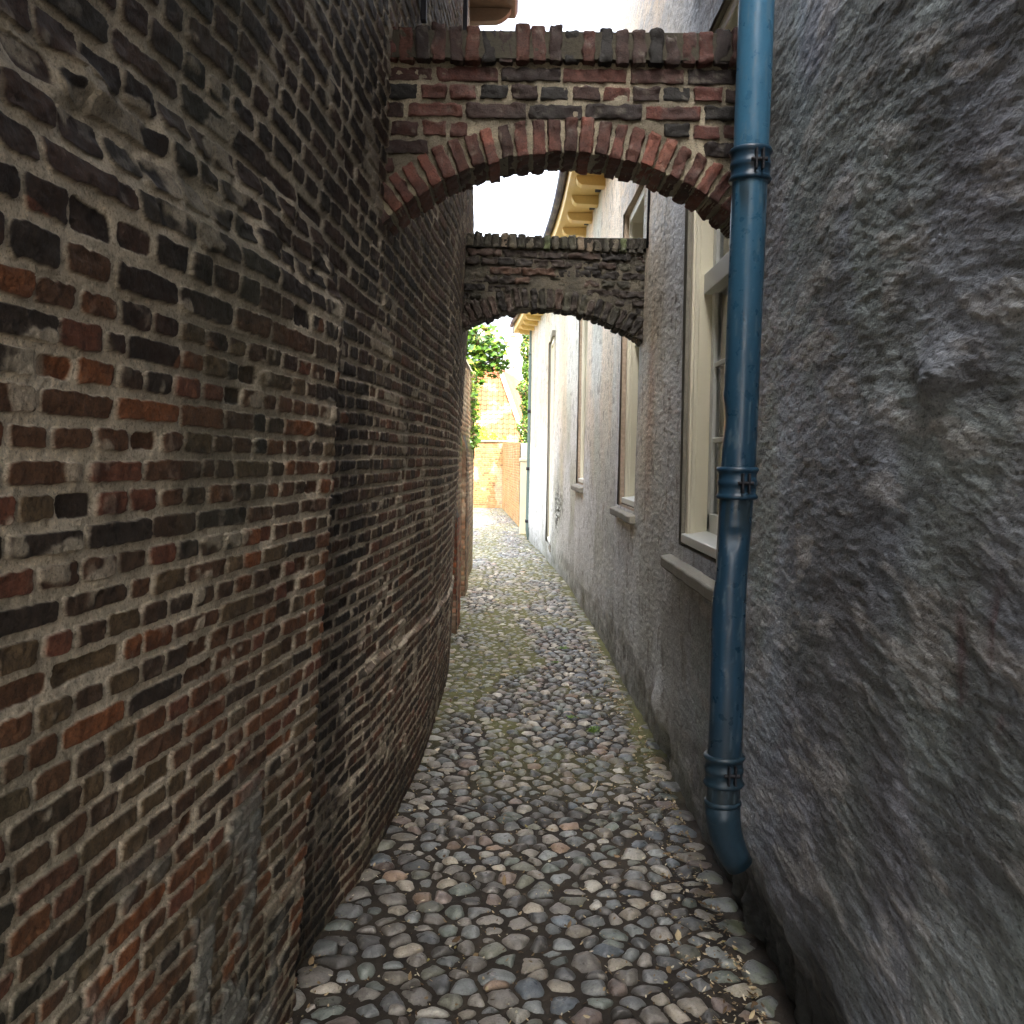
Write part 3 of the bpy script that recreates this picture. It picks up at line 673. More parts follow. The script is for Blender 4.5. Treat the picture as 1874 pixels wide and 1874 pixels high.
# ------------------------------------------------------------------ blue drainpipe
def spine(z):
    P = [(0.30, .672), (.65, .676), (1.6, .6975), (2.98, .716), (4.6, .735)]
    return np.interp(z, [p[0] for p in P], [p[1] for p in P])
PYY = 2.87
dp = empty('drainpipe', (float(spine(.65)), PYY, .25), 'thick dented blue drainpipe running down the near right wall in front of the arch', 'drainpipe', 'drainpipes on the right wall')
def dented_pipe(parent):
    zs = np.arange(.47, 4.6, .006); n = 64; th = np.linspace(0, 2 * np.pi, n, endpoint=False)
    Z, T = np.meshgrid(zs, th, indexing='ij'); r = np.full(Z.shape, .0525)
    def dent(zc, tc, sz, st, d):
        dt = np.angle(np.exp(1j * (T - tc))); return d * np.exp(-((Z - zc) / sz) ** 2 - (dt / st) ** 2)
    r -= dent(1.365, -1.75, .045, .55, .012); r += dent(1.40, -1.75, .012, .5, .004)
    r -= dent(1.32, 3.14, .12, .5, .007); r -= dent(1.47, -1.2, .03, .35, .004); r -= dent(.98, -1.6, .05, .4, .003); r -= dent(1.10, -1.9, .02, .2, .002)
    r -= dent(1.72, 3.1, .06, .6, .007); r += dent(1.80, 3.1, .02, .5, .003); r -= dent(1.62, -1.4, .015, .2, .0015); r -= dent(1.24, 2.7, .06, .5, .006)
    r += (fbm(T * 2, Z * 9, 130, 2) - .5) * .0008
    X = spine(Z) + r * np.cos(T); Yy = PYY + r * np.sin(T)
    X = X - .010 * np.exp(-((Z - 1.2) / .25) ** 2)
    V = np.stack([X, Yy, Z], -1).reshape(-1, 3)
    i = np.arange(len(zs) - 1)[:, None] * n + np.arange(n)[None, :]; j = np.arange(len(zs) - 1)[:, None] * n + (np.arange(n)[None, :] + 1) % n
    Q = np.stack([i, j, j + n, i + n], -1).reshape(-1, 4)
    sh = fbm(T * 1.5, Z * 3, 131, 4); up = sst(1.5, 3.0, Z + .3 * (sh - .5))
    C = mixc(np.array((.010, .036, .066)), np.array((.045, .15, .255)), up)  # pale above, dark below: the fall of skylight painted into the blue
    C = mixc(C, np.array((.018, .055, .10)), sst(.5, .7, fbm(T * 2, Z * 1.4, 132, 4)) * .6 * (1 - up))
    C = mixc(C, np.array((.16, .22, .26)), sst(.74, .82, fbm(T * 9, Z * 50, 133, 3)) * .25)
    gr = sst(1.05, .45, Z + .35 * (fbm(T * 1.3, Z * 4, 134, 4) - .5)); C = mixc(C, np.array((.016, .024, .028)), gr * .8)  # shade on the lower pipe, painted as a near-black coat
    for zc_ in (2.495, 1.535, .635): C = mixc(C, np.array((.02, .03, .035)), np.exp(-((Z - zc_ + .09) / .07) ** 2) * sst(.45, .6, fbm(T * 4, Z * 3, 135, 3)) * .8)
    sc_ = sst(.66, .72, fbm(T * 5, Z * 12, 136, 4)); C = mixc(C, np.array((.12, .17, .20)), sc_ * .35)
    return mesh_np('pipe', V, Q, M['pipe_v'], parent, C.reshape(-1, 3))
M['pipe_shaded'] = colmat('shaded_blue_zinc', .42, .4, 90, .35, .0015, .4, .1, base=(.013, .030, .045), scale2=25)  # darker copy of the pipe blue, shade painted in for the low parts
M['pipe_v'] = colmat('blue_painted_zinc', .34, .22, 110, .16, .0012, .5, .1, scale2=30)
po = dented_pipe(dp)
for zc in (2.495, 1.535, .635):
    x = float(spine(zc)) - .010 * math.exp(-((zc - 1.2) / .25) ** 2); m_ = MB()
    prof = [(-.050, .0535), (-.050, .060), (-.043, .0645), (-.036, .061), (-.032, .058), (-.010, .0578), (-.007, .0605), (.006, .0605), (.009, .058), (.028, .058), (.033, .061), (.040, .0655), (.048, .0615), (.049, .0535)]
    m_.tube([(x, PYY, zc + a) for a, b in prof], [b for a, b in prof], 40)
    co_ = m_.build('collar', M['pipe'] if zc > 1 else M['pipe_shaded'], dp, smooth=True)
    b = MB()
    for dxx in (-.010, .010): b.box(x + .010 + dxx - .003, x + .010 + dxx + .003, PYY - .078, PYY - .056, zc - .030, zc + .030)
    b.tube([(x - .014, PYY - .068, zc), (x + .034, PYY - .068, zc)], .006, 10)
    b.build('clamp_bolt', M['dark_iron'], co_, bevel=.001)
sh = MB(); x = float(spine(.5)); P = [(x, PYY, .53), (x + .002, PYY, .48), (x + .008, PYY, .44), (x + .020, PYY, .40), (x + .038, PYY, .36), (x + .060, PYY, .325)]
sh.tube(P, [.0550, .0545, .053, .051, .048, .044], 36); sh.build('shoe', M['pipe_shaded'], dp, smooth=True)
rg = MB(); rg.tube([(x, PYY, z_) for z_ in (.522, .5265, .533, .5385)], [.0545, .0585, .0585, .0545], 40); rg.build('joint_ring', M['pipe_shaded'], dp, smooth=True)

# far drainpipe on the end of the cream house
fx = W(967, 840, 18.3); fp = empty('drainpipe', (fx.x, 18.3, 0), 'thin grey green drainpipe at the far end of the cream house', 'drainpipe', 'drainpipes on the right wall')
a, b = W(975, 575, 18.3), W(966, 995, 18.3)
m_ = MB(); m_.tube([(a.x - .02, 18.3, a.z + .45), a, b.lerp(a, .06), (b.x + .05, 18.3, b.z + .02)], .055, 16); m_.build('pipe', M['grey_zinc'], fp, smooth=True)
for t in (.17, .42, .67, .9):
    c = a.lerp(b, t); m_ = MB(); m_.tube([(c.x, 18.3, c.z - .03), (c.x, 18.3, c.z + .03)], .066, 16); m_.build('collar', M['dark_iron'] if t > .3 else M['grey_zinc'], fp, smooth=True)
m_ = MB(); m_.tube([(a.x, 18.3, a.z + .30), (a.x, 18.3, a.z + .02)], [.14, .06], 16); m_.build('hopper', M['cream'], fp, smooth=True)

# black iron pipe rising from the far arch
ip = MB(); c = W(1187, 440, 5.92); ip.tube([(c.x + .0, 5.9, 2.93), (c.x + .005, 5.9, 3.35), (c.x + .015, 5.9, 4.2)], .018, 12)
ip.tube([(c.x + .004, 5.9, 3.36), (c.x + .006, 5.9, 3.42)], .027, 12)
ipo = ip.build('iron_pipe', M['dark_iron'], None, smooth=True); tag(ipo, 'thin black iron pipe rising beside the wall above the far mossy arch', 'pipe')

# ------------------------------------------------------------------ ground, path, cobbles
def path_left(y): return np.where(y < 7.6, XL(y, 0. * y), np.interp(y, [7.6, 8.5, 13.5, 13.9, 30], [-.56, -.58, -.60, -2.6, -2.8]))
def path_right(y): return np.where(y < 18.8, XR(y, 0. * y), np.interp(y, [18.8, 21.7, 30.1], [.26, .18, -.28]))
gm = colmat('earth', .9, .6, 3, .4, .02, base=(.08, .065, .045))
mb = MB(); mb.add([(-600, -600, -.06), (600, -600, -.06), (600, 900, -.06), (-600, 900, -.06)], [(0, 1, 2, 3)]); g_ = mb.build('ground', gm); tag(g_, kind='structure')
def moss_at(x, y):
    n = fbm(x * 2.2, y * 1.1, 140, 4)
    m = sst(.50, .62, n + .17 * np.exp(-((y - 7.4) / 1.9) ** 2 - ((x + .42) / .35) ** 2) + .12 * np.exp(-((y - 5.6) / .8) ** 2 - ((x - .5) / .2) ** 2)
            + .10 * sst(8, 14, y)) * sst(4.0, 5.6, y)
    e = np.minimum(x - path_left(y), path_right(y) - x)
    return np.clip(m + sst(.16, .03, e) * sst(4, 6, y) * .7, 0, 1)
ysg = []; y = -1.0
while y < 31: ysg.append(y); y += .05 if y < 2 else max(.006, .0012 * y * y)
ysg = np.array(ysg); us = np.linspace(-.06, 1.06, 190)
Yg = np.repeat(ysg[:, None], len(us), 1); Xg = path_left(ysg)[:, None] + (path_right(ysg) - path_left(ysg))[:, None] * us[None, :]
zg = (fbm(Xg * 14, Yg * 14, 141, 4) - .5) * .016 - .006 + (fbm(Xg * 60, Yg * 60, 142, 2) - .5) * .006
ms = moss_at(Xg, Yg)
Cg = mixc(S(66, 58, 48), S(36, 32, 28), fbm(Xg * 9, Yg * 9, 143, 4)); Cg = mixc(Cg, S(122, 122, 70), ms * .7 * (.5 + .5 * fbm(Xg * 30, Yg * 30, 144, 2)))
Cg = mixc(Cg, S(100, 94, 76), sst(9, 16, Yg) * .3 * (1 - ms * .6)); zg += ms * .007
nr = len(us); i = np.arange(len(ysg) - 1)[:, None] * nr + np.arange(nr - 1)[None, :]
o = mesh_np('path', np.stack([Xg, Yg, zg], -1).reshape(-1, 3), np.stack([i, i + 1, i + nr + 1, i + nr], -1).reshape(-1, 4), M['soil'], None, Cg.reshape(-1, 3)); tag(o, kind='structure')

def cobbles():
    pts = []
    y = 1.3; row = 0
    while y < 30:
        sp = .090 if y < 5 else (.086 if y < 12 else .104); dy = sp * (.76 if y < 5 else .72)
        xl = float(path_left(np.array(y))) + .05; xr = float(path_right(np.array(y))) - .035
        if y < 30 and y > 13.9: xl = max(xl, -.052 * y - .25)
        x = xl + (row % 2) * sp / 2
        while x < xr:
            pts.append((x + rng.uniform(-.31, .31) * sp, y + rng.uniform(-.30, .30) * dy * 1.1, rng.uniform(-.0017, .0017))); x += sp
        y += dy; row += 1
    P = np.array(pts); N = len(P)
    keep = ~((hsh((P[:, 0] * 999).astype(int), (P[:, 1] * 999).astype(int), 5) < .03))
    P = P[keep]; N = len(P)
    order = np.argsort(P[:, 1]); P = P[order]
    NB = 14; nbr = np.zeros((N, NB), int)
    for k in range(N):
        lo, hi = max(0, k - 70), min(N, k + 70); d = (P[lo:hi, 0] - P[k, 0]) ** 2 + (P[lo:hi, 1] - P[k, 1]) ** 2; d[k - lo] = 9
        nbr[k] = lo + np.argsort(d)[:NB]
    D = P[nbr][:, :, :2] - P[:, None, :2]; L = np.linalg.norm(D, axis=-1); A = np.arctan2(D[..., 1], D[..., 0])
    half = L * .5 + (P[:, 2][:, None] - P[nbr][:, :, 2]) / (2 * L)
    Vs, Qs, Ts, Cs = [], [], [], []; n0 = 0
    pal = [(112, 118, 118, 3), (124, 116, 106, 3.6), (92, 94, 95, 2.6), (146, 134, 114, 2), (82, 78, 74, 2.2), (118, 98, 88, 1.1), (96, 106, 98, 1.2), (160, 154, 140, 1.3), (90, 102, 112, .8), (140, 108, 80, .3), (104, 104, 88, 1.3)]
    for near in (True, False):
        sel = np.where((P[:, 1] < 6.5) == near)[0]; na, rings = (26, 7) if near else (12, 4)
        if not len(sel): continue
        th = np.linspace(0, 2 * np.pi, na, endpoint=False)
        gap = rng.uniform(.0018, .0075, len(sel))[:, None]
        ca = np.cos(th[None, :, None] - A[sel][:, None, :]); hd = (half[sel] - gap)[:, None, :]
        r = np.where(ca > .05, hd / np.maximum(ca, .05), 9.)
        pw = 14.; r = (np.sum(np.maximum(r, .004) ** -pw, -1)) ** (-1 / pw)
        ell = 1 - .22 * rng.uniform(0, 1, (len(sel), 1)) * np.cos(th[None, :] - rng.uniform(0, np.pi, (len(sel), 1))) ** 2
        r = np.minimum(r * ell, .085) * rng.uniform(.93, 1.06, (len(sel), 1))
        if near:
            ph = rng.uniform(0, 6.28, (len(sel), 1)); r = r * (1 + .025 * np.sin(3 * th[None, :] + ph) + .015 * np.sin(5 * th[None, :] + 2 * ph))
        H = rng.uniform(.016, .032, len(sel)); tx = rng.normal(0, .10, len(sel)); ty = rng.normal(0, .10, len(sel)); sq = rng.uniform(2.0, 3.4, len(sel))
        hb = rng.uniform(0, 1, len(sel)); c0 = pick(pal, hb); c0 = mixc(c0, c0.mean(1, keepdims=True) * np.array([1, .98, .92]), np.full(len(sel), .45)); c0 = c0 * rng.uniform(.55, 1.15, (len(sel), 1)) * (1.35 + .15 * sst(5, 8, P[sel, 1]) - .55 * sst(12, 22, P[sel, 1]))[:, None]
        rho = np.sin(np.linspace(1, 0, rings + 1)[:-1] * np.pi / 2) ** .8                      # outer to inner
        X = P[sel, 0][:, None, None] + r[:, None, :] * rho[None, :, None] * np.cos(th)[None, None, :]
        Y = P[sel, 1][:, None, None] + r[:, None, :] * rho[None, :, None] * np.sin(th)[None, None, :]
        prof = (1 - rho[None, :] ** sq[:, None]) ** .5
        Z = H[:, None, None] * prof[:, :, None] - .016
        lx = X - P[sel, 0][:, None, None]; ly = Y - P[sel, 1][:, None, None]
        Z = Z + (lx * tx[:, None, None] + ly * ty[:, None, None]) * prof[:, :, None]
        # broad facets on every stone
        for q in range(3):
            fa = rng.uniform(0, 2 * np.pi, len(sel))[:, None, None]; fk = rng.uniform(.25, .6, len(sel))[:, None, None]; fo = rng.uniform(.012, .03, len(sel))[:, None, None]
            Z = np.minimum(Z, H[:, None, None] - .012 - fk * (lx * np.cos(fa) + ly * np.sin(fa) - fo)) if near else Z
        Z = Z + (fbm(X * 45, Y * 45, 150, 3) - .5) * .007
        top = np.stack([P[sel, 0], P[sel, 1], Z[:, -1, :].mean(1) + .0006], -1)
        V = np.concatenate([np.stack([X, Y, Z], -1).reshape(len(sel), -1, 3), top[:, None, :]], 1); nv = V.shape[1]
        k = np.arange(na); kk = (k + 1) % na; qs = []
        for a_ in range(rings - 1): qs.append(np.stack([a_ * na + k, a_ * na + kk, (a_ + 1) * na + kk, (a_ + 1) * na + k], -1))
        qs = np.concatenate(qs); ts = np.stack([(rings - 1) * na + k, (rings - 1) * na + kk, np.full(na, nv - 1)], -1)
        offs = n0 + np.arange(len(sel)) * nv
        Qs.append((qs[None] + offs[:, None, None]).reshape(-1, 4)); Ts.append((ts[None] + offs[:, None, None]).reshape(-1, 3))
        c = np.repeat(c0[:, None, :], nv, 1); vn = fbm(V[..., 0] * 30 + hb[:, None] * 99, V[..., 1] * 30, 151, 4)
        c = c * (.68 + .62 * vn)[..., None]
        vein = sst(.965, .995, 1 - np.abs(2 * fbm(V[..., 0] * 14 + hb[:, None] * 50, V[..., 1] * 14, 152, 3) - 1)); c = mixc(c, S(170, 166, 154), vein * .3)
        dirt = sst(.0, -.014, V[..., 2]); c = mixc(c, S(50, 44, 38), dirt * .8)
        mo = moss_at(V[..., 0], V[..., 1]); c = mixc(c, S(132, 132, 78), np.clip(mo * .36 * sst(.35, .6, vn) + mo * dirt * .4, 0, 1))
        if near:
            rr_ = sst(.62, .80, V[..., 0]) * sst(4.0, 3.2, V[..., 1]); c = mixc(c, S(92, 100, 66), rr_ * .5 * sst(.35, .6, vn))
        Vs.append(V.reshape(-1, 3)); Cs.append(c.reshape(-1, 3)); n0 += len(sel) * nv
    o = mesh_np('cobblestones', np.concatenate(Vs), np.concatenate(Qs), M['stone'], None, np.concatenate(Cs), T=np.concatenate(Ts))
    return tag(o, kind='structure'), P
co_, SP = cobbles()
# scattered dry leaf bits and grit
def litter():
    n = 9000; y = 1.6 + (rng.random(n) ** 1.5) * 6.5; u = rng.random(n)
    side = rng.random(n) < .45; u = np.where(side, 1 - np.abs(rng.normal(0, .10, n)), u); u = np.clip(u, .02, .97)
    x = path_left(y) + (path_right(y) - path_left(y)) * u; s = rng.uniform(.002, .009, n) * np.where(rng.random(n) < .04, 2.2, 1)
    a = rng.uniform(0, 6.28, n); tx = rng.normal(0, .35, n); ty = rng.normal(0, .35, n); el = rng.uniform(.35, .8, n)
    base = np.array([(-1, 0), (-.3, -.9), (.5, -.7), (1, 0), (.4, .8), (-.4, .7)])
    lx = base[None, :, 0] * s[:, None]; ly = base[None, :, 1] * (s * el)[:, None]
    X = x[:, None] + lx * np.cos(a)[:, None] - ly * np.sin(a)[:, None]; Y = y[:, None] + lx * np.sin(a)[:, None] + ly * np.cos(a)[:, None]
    # rest in the joints: low where far from stone centres
    d = np.full(n, 9.)
    for k0 in range(0, n, 1500):
        dd = (x[k0:k0 + 1500, None] - SP[None, :, 0]) ** 2 + (y[k0:k0 + 1500, None] - SP[None, :, 1]) ** 2; d[k0:k0 + 1500] = np.sqrt(dd.min(1))
    keep = (d > .030) | (rng.random(n) < .10)
    z = np.where(d > .034, .004, .020)[:, None] + lx * tx[:, None] + ly * ty[:, None] + np.abs(lx) * .3
    V = np.stack([X, Y, z], -1)[keep]; m_ = len(V); V = V.reshape(-1, 3)
    q = (np.array([[0, 1, 2, 3], [0, 3, 4, 5]])[None] + (np.arange(m_) * 6)[:, None, None]).reshape(-1, 4)
    c = pick([(176, 160, 128, 3), (132, 112, 84, 3), (196, 188, 164, 1.6), (92, 74, 54, 2), (150, 140, 90, .6)], rng.random(m_)); c = np.repeat(c, 6, 0)
    o = mesh_np('leaf_litter', V, q, M['litter'], None, c, smooth=False); tag(o, 'small dry leaf scraps and grit lying between the cobblestones', 'litter', kind='stuff')
litter()
for (px, py, ln, a, lab) in ((1089, 1440, .09, 1.35, 'pale straight straw lying on the cobblestones towards the right'), (850, 1480, .11, -.6, 'thin dark twig lying on the cobblestones left of centre')):
    d = RT * ((px - 937) / F) + UP * ((937 - py) / F) + fw; t = -1.575 / d.z; c = Vector((0, 0, 1.6)) + d * t
    b = MB(); v = Vector((math.cos(a), math.sin(a), 0)) * ln; b.tube([c - v, c + Vector((.004, 0, .004)), c + v], [.0022, .0028, .0018], 6)
    o = b.build('straw' if a > 0 else 'twig', M['litter'] if 0 else colmat('straw' if a > 0 else 'twig', .8, base=S(190, 180, 150) if a > 0 else S(48, 38, 30)), None); tag(o, lab, 'straw' if a > 0 else 'twig')

def weed(x, y, s, nb, label, group='green weeds between the cobbles'):
    r = np.random.default_rng(int(abs(x * 1000) + y * 77)); V = []; Q = []; C = []
    for b in range(nb):
        a = r.uniform(0, 6.28); L = s * r.uniform(.5, 1.1); wd = L * r.uniform(.10, .22); bx = r.normal(0, s * .35); by = r.normal(0, s * .35); lift = r.uniform(.4, 1.1)
        col = np.array(S(*[(110, 150, 52), (84, 122, 40), (140, 168, 70)][r.integers(3)])); n0 = len(V)
        for k in range(5):
            t = k / 4; px_ = bx + math.cos(a) * L * t * .8; py_ = by + math.sin(a) * L * t * .8; z = .01 + L * lift * (t - .55 * t * t); ww = wd * math.sin(math.pi * min(1, .12 + t * .88)) * .5
            for sg in (-1, 1): V.append((x + px_ - math.sin(a) * ww * sg, y + py_ + math.cos(a) * ww * sg, z)); C.append(col)
        for k in range(4): Q.append((n0 + 2 * k, n0 + 2 * k + 1, n0 + 2 * k + 3, n0 + 2 * k + 2))
    rt = empty('weed', (x, y, 0)); bpy.data.objects.remove(rt)
    o = mesh_np('weed', np.array(V), np.array(Q), M['leaf'], None, np.array(C)); return tag(o, label, 'weed', group)
weed(.49, 5.37, .05, 90, 'larger green weed tuft growing between cobbles near the lump on the right wall')
weed(.38, 5.65, .03, 50, 'smaller green weed tuft just behind the larger tuft on the right')
weed(.45, 7.75, .045, 70, 'green weed tuft in the middle distance by the right wall foot')
weed(.36, 7.2, .03, 40, 'low flat weed tuft in the middle distance, left of the wall-side tuft')

# ------------------------------------------------------------------ left beyond the building: garden wall, buttresses
def wall_relief(name, parent, p0, p1, z0f, z1f, pal, mort, seed, ds=.02, dz=.01, ch=.06, moss=None, bump=1., flip=False, hj=.011):
    L = math.dist(p0, p1); ns = max(3, int(L / ds)); nz = int((max(z1f(0), z1f(1)) - .0) / dz)
    u = np.linspace(0, 1, ns); v = np.linspace(0, 1, nz); Uu, Vv = np.meshgrid(u, v, indexing='ij')
    z0 = np.vectorize(z0f)(Uu); z1 = np.vectorize(z1f)(Uu); Z = z0 + (z1 - z0) * Vv; s = Uu * L
    c, k, d = brick_layout(s, Z, seed, ch=ch, joint=hj); ins = sst(-.002, .004, d)
    col = pick(pal, hsh(c, k, seed + 30)) * (.7 + .55 * fbm(s * 20, Z * 20, seed + 31, 3))[..., None]
    mc = np.array(S(*mort)) * (.75 + .4 * fbm(s * 15, Z * 15, seed + 32, 3))[..., None]
    C = mc * (1 - ins[..., None]) + col * ins[..., None]
    C = mixc(C, S(200, 186, 160), sst(.60, .70, fbm(s * 1.7, Z * 1.7, seed + 33, 4)) * .3)
    if moss is not None: C = mixc(C, S(96, 108, 52), np.clip(moss(s, Z) * sst(.3, .6, fbm(s * 9, Z * 9, seed + 34, 3)), 0, 1))
    h = ins * .007 * bump + (fbm(s * 12, Z * 12, seed + 35, 4) - .5) * .012 * bump
    dx, dy = (p1[0] - p0[0]) / L, (p1[1] - p0[1]) / L; nx, ny = (dy, -dx)
    if flip: nx, ny = -nx, -ny
    X = p0[0] + dx * s + nx * h; Y = p0[1] + dy * s + ny * h
    i = np.arange(ns - 1)[:, None] * nz + np.arange(nz - 1)[None, :]
    return mesh_np(name, np.stack([X, Y, Z], -1).reshape(-1, 3), np.stack([i, i + nz, i + nz + 1, i + 1], -1).reshape(-1, 4), M['brick'], parent, C.reshape(-1, 3))
PAL_G = [(132, 96, 70, 3), (108, 80, 60, 3), (150, 112, 80, 2), (92, 74, 56, 2), (120, 108, 84, 1.5)]
gw = empty('garden_wall', (-.7, 10.5, 0), 'old mossy brick garden wall continuing beyond the dark left building', 'wall')
mossf = lambda s, Z: sst(.3, .0, np.abs(Z - 1.75)) * .9 + sst(.9, .4, Z) * .3
wall_relief('facing', gw, (-.60, 7.60), (-.575, 13.6), lambda u: -.05, lambda u: 2.75, PAL_G, (150, 136, 108), 500, .03, .012, moss=mossf)
wall_relief('facing', gw, (-.575, 13.6), (-.95, 13.6), lambda u: -.05, lambda u: 2.75, PAL_G, (160, 146, 118), 510, .02, .012)
mb = MB(); mb.hexa([(-.9, 7.62, -.05), (-.62, 7.62, -.05), (-.595, 13.58, -.05), (-.9, 13.58, -.05), (-.9, 7.62, 2.74), (-.62, 7.62, 2.74), (-.595, 13.58, 2.74), (-.9, 13.58, 2.74)]); mb.build('core', M['dark'], gw)
mb = MB(); mb.hexa([(-.93, 7.6, 2.752), (-.58, 7.6, 2.752), (-.555, 13.64, 2.752), (-.93, 13.64, 2.752), (-.9, 7.6, 2.83), (-.60, 7.6, 2.83), (-.575, 13.64, 2.83), (-.9, 13.64, 2.83)]); mb.build('coping', M['sillstone'], gw, bevel=.01)
def buttress(y0, y1, xf, zt, label, pal, seed):
    r = empty('buttress', (xf - .1, y0, 0), label, 'buttress', 'sloping brick buttresses against the garden wall'); xb = -.60
    wall_relief('facing', r, (xb, y0), (xf, y0), lambda u: -.03, lambda u: zt + .25 * (1 - u), pal, (120, 100, 80), seed, .008, .008, hj=.013)
    wall_relief('side', r, (xf, y0), (xf, y1), lambda u: -.03, lambda u: zt, pal, (120, 100, 80), seed + 5, .02, .01)
    mb = MB(); mb.hexa([(xb, y0 + .01, -.03), (xf - .01, y0 + .01, -.03), (xf - .01, y1, -.03), (xb, y1, -.03), (xb, y0 + .01, zt + .24), (xf - .01, y0 + .01, zt - .005), (xf - .01, y1, zt - .005), (xb, y1, zt + .24)]); mb.build('core', M['dark'], r)
PAL_R2 = [(150, 84, 56, 3), (128, 70, 50, 3), (104, 64, 48, 2), (170, 96, 62, 1)]
buttress(8.42, 9.0, -.50, 1.05, 'nearer low red brick buttress just past the dark left building', PAL_R2, 520)
buttress(10.7, 11.4, -.535, 1.72, 'farther taller dark mossy buttress beyond the red one', PAL_G, 540)

# far end walls
PAL_O = [(146, 112, 68, 3), (132, 98, 58, 3), (154, 122, 78, 2), (112, 80, 50, 1.4), (152, 124, 86, 1)]
ew = empty('end_wall', (-.3, 30.1, 0), 'orange brick wall closing the far end of the alley below the tiled roof', 'wall')
wall_relief('facing', ew, (-4.0, 32.0), (-.32, 30.1), lambda u: -.05, lambda u: 2.15, PAL_O, (146, 120, 84), 560, .012, .012, ch=.065, bump=.8)
wall_relief('facing', ew, (-.32, 30.1), (.17, 21.77), lambda u: -.05, lambda u: 2.15 - .17 * u, [(182, 136, 80, 3), (168, 120, 68, 3), (190, 148, 94, 2), (146, 100, 60, 1.2)], (184, 154, 106), 570, .03, .012, ch=.065, bump=.8, flip=False)
mb = MB(); mb.hexa([(-4.0, 32.02, -.05), (-.30, 30.13, -.05), (.0, 30.4, -.05), (-3.9, 32.3, -.05), (-4.0, 32.02, 2.14), (-.30, 30.13, 2.14), (.0, 30.4, 2.14), (-3.9, 32.3, 2.14)])
mb.hexa([(-.295, 30.1, -.05), (.19, 21.77, -.05), (.45, 21.77, -.05), (0, 30.1, -.05), (-.295, 30.1, 2.13), (.19, 21.77, 1.97), (.45, 21.77, 1.97), (0, 30.1, 2.13)]); mb.build('core', M['sillstone'], ew)
mb = MB(); mb.hexa([(-4.05, 31.95, 2.152), (-.34, 30.05, 2.152), (.02, 30.42, 2.152), (-3.9, 32.35, 2.152), (-4.05, 31.95, 2.20), (-.34, 30.05, 2.20), (.02, 30.42, 2.20), (-3.9, 32.35, 2.20)]); mb.build('coping', M['sillstone'], ew, bevel=.01)
# pale pier between end wall and house
pr = MB(); a = W(953, 975, 20.2); pr.box(a.x - .03, a.x + .42, 19.9, 20.4, -.05, 1.55); pr.box(a.x - .05, a.x + .44, 19.88, 20.42, 1.553, 1.62)
o = pr.build('gate_pier', colmat('pale_pier', .85, .5, 40, .2, .003, base=S(206, 196, 168)), None, bevel=.01); tag(o, 'pale plastered low pier between the orange wall and the far grey drainpipe', 'pier')

# tiled roof building beyond the end wall
th_ = empty('tiled_house', (-1.5, 36, 0), 'house with a big orange pantiled hipped roof behind the far end wall', 'house')
def tile_plane(p_bl, p_br, p_tl, p_tr, name, colr, nu=900, nv=560, tw=.215, tl=.27, gray=0.):
    p_bl, p_br, p_tl, p_tr = [np.array(p, float) for p in (p_bl, p_br, p_tl, p_tr)]
    W0 = np.linalg.norm(p_br - p_bl); H0 = np.linalg.norm(p_tl - p_bl)
    e1 = (p_br - p_bl) / W0; e2 = (p_tl - p_bl) / H0; n = np.cross(e1, e2); n /= np.linalg.norm(n)
    if n[2] < 0: n = -n
    u = np.linspace(0, 1, nu); v = np.linspace(0, 1, nv); U_, V_ = np.meshgrid(u, v, indexing='ij')
    base = p_bl[None, None] + U_[..., None] * ((1 - V_[..., None]) * (p_br - p_bl) + V_[..., None] * (p_tr - p_tl)) + V_[..., None] * (p_tl - p_bl)
    a = (base - p_bl) @ e1; b = (base - p_bl) @ e2
    ph = a / tw; fb = b / tl - np.floor(b / tl); k = np.floor(ph).astype(int); rr = np.floor(b / tl).astype(int)
    prof = np.where((ph % 1) < .7, .5 - .5 * np.cos((ph % 1) / .7 * 2 * np.pi) - .5, -.5 + .0 * ph); 
    h = prof * .05 + (1 - fb) * .035
    c = np.array(colr) * (.75 + .5 * hsh(k, rr, 3))[..., None] * (.8 + .4 * fbm(a * 9, b * 9, 4, 3))[..., None]
    c = mixc(c, S(170, 156, 120), sst(.5, .65, fbm(a * 1.5, b * 1.5, 6, 3)) * .35)
    c = c * (1 - .6 * np.exp(-((fb - .03) / .05) ** 2) - .4 * np.exp(-(((ph % 1) - .85) / .10) ** 2))[..., None]
    V = base + n * h[..., None]
    i = np.arange(nu - 1)[:, None] * nv + np.arange(nv - 1)[None, :]
    return mesh_np(name, V.reshape(-1, 3), np.stack([i, i + nv, i + nv + 1, i + 1], -1).reshape(-1, 4), M['tile'], th_, c.reshape(-1, 3))
br_ = W(962, 800, 34.0); tr_ = W(912, 690, 37.2)
tile_plane((-6, 34, br_.z - .25), (br_.x, 34, br_.z - .25), (-6, 37.3, tr_.z + .4), (tr_.x - .05, 37.3, tr_.z + .4), 'roof', S(142, 80, 50), nu=1100, nv=380)
hr = MB(); p0 = Vector((br_.x + .02, 33.95, br_.z - .22)); p1 = Vector((tr_.x, 37.25, tr_.z + .45)); hr.tube([p0, p0.lerp(p1, .5), p1], .085, 10); hr.build('hip_ridge', colmat('pale_ridge', .8, .4, 20, .2, .004, base=S(226, 208, 176)), th_, smooth=True)
mb = MB(); mb.box(-6, br_.x - .1, 34.3, 41, -.05, br_.z - .32); mb.build('wall', M['cream'], th_)
mb = MB(); mb.add([(br_.x + .03, 34.05, br_.z - .3), (br_.x + 3.5, 41, br_.z - .3), (tr_.x + .6, 41, tr_.z + .4), (tr_.x + .02, 37.3, tr_.z + .38)], [(0, 1, 2, 3)]); 
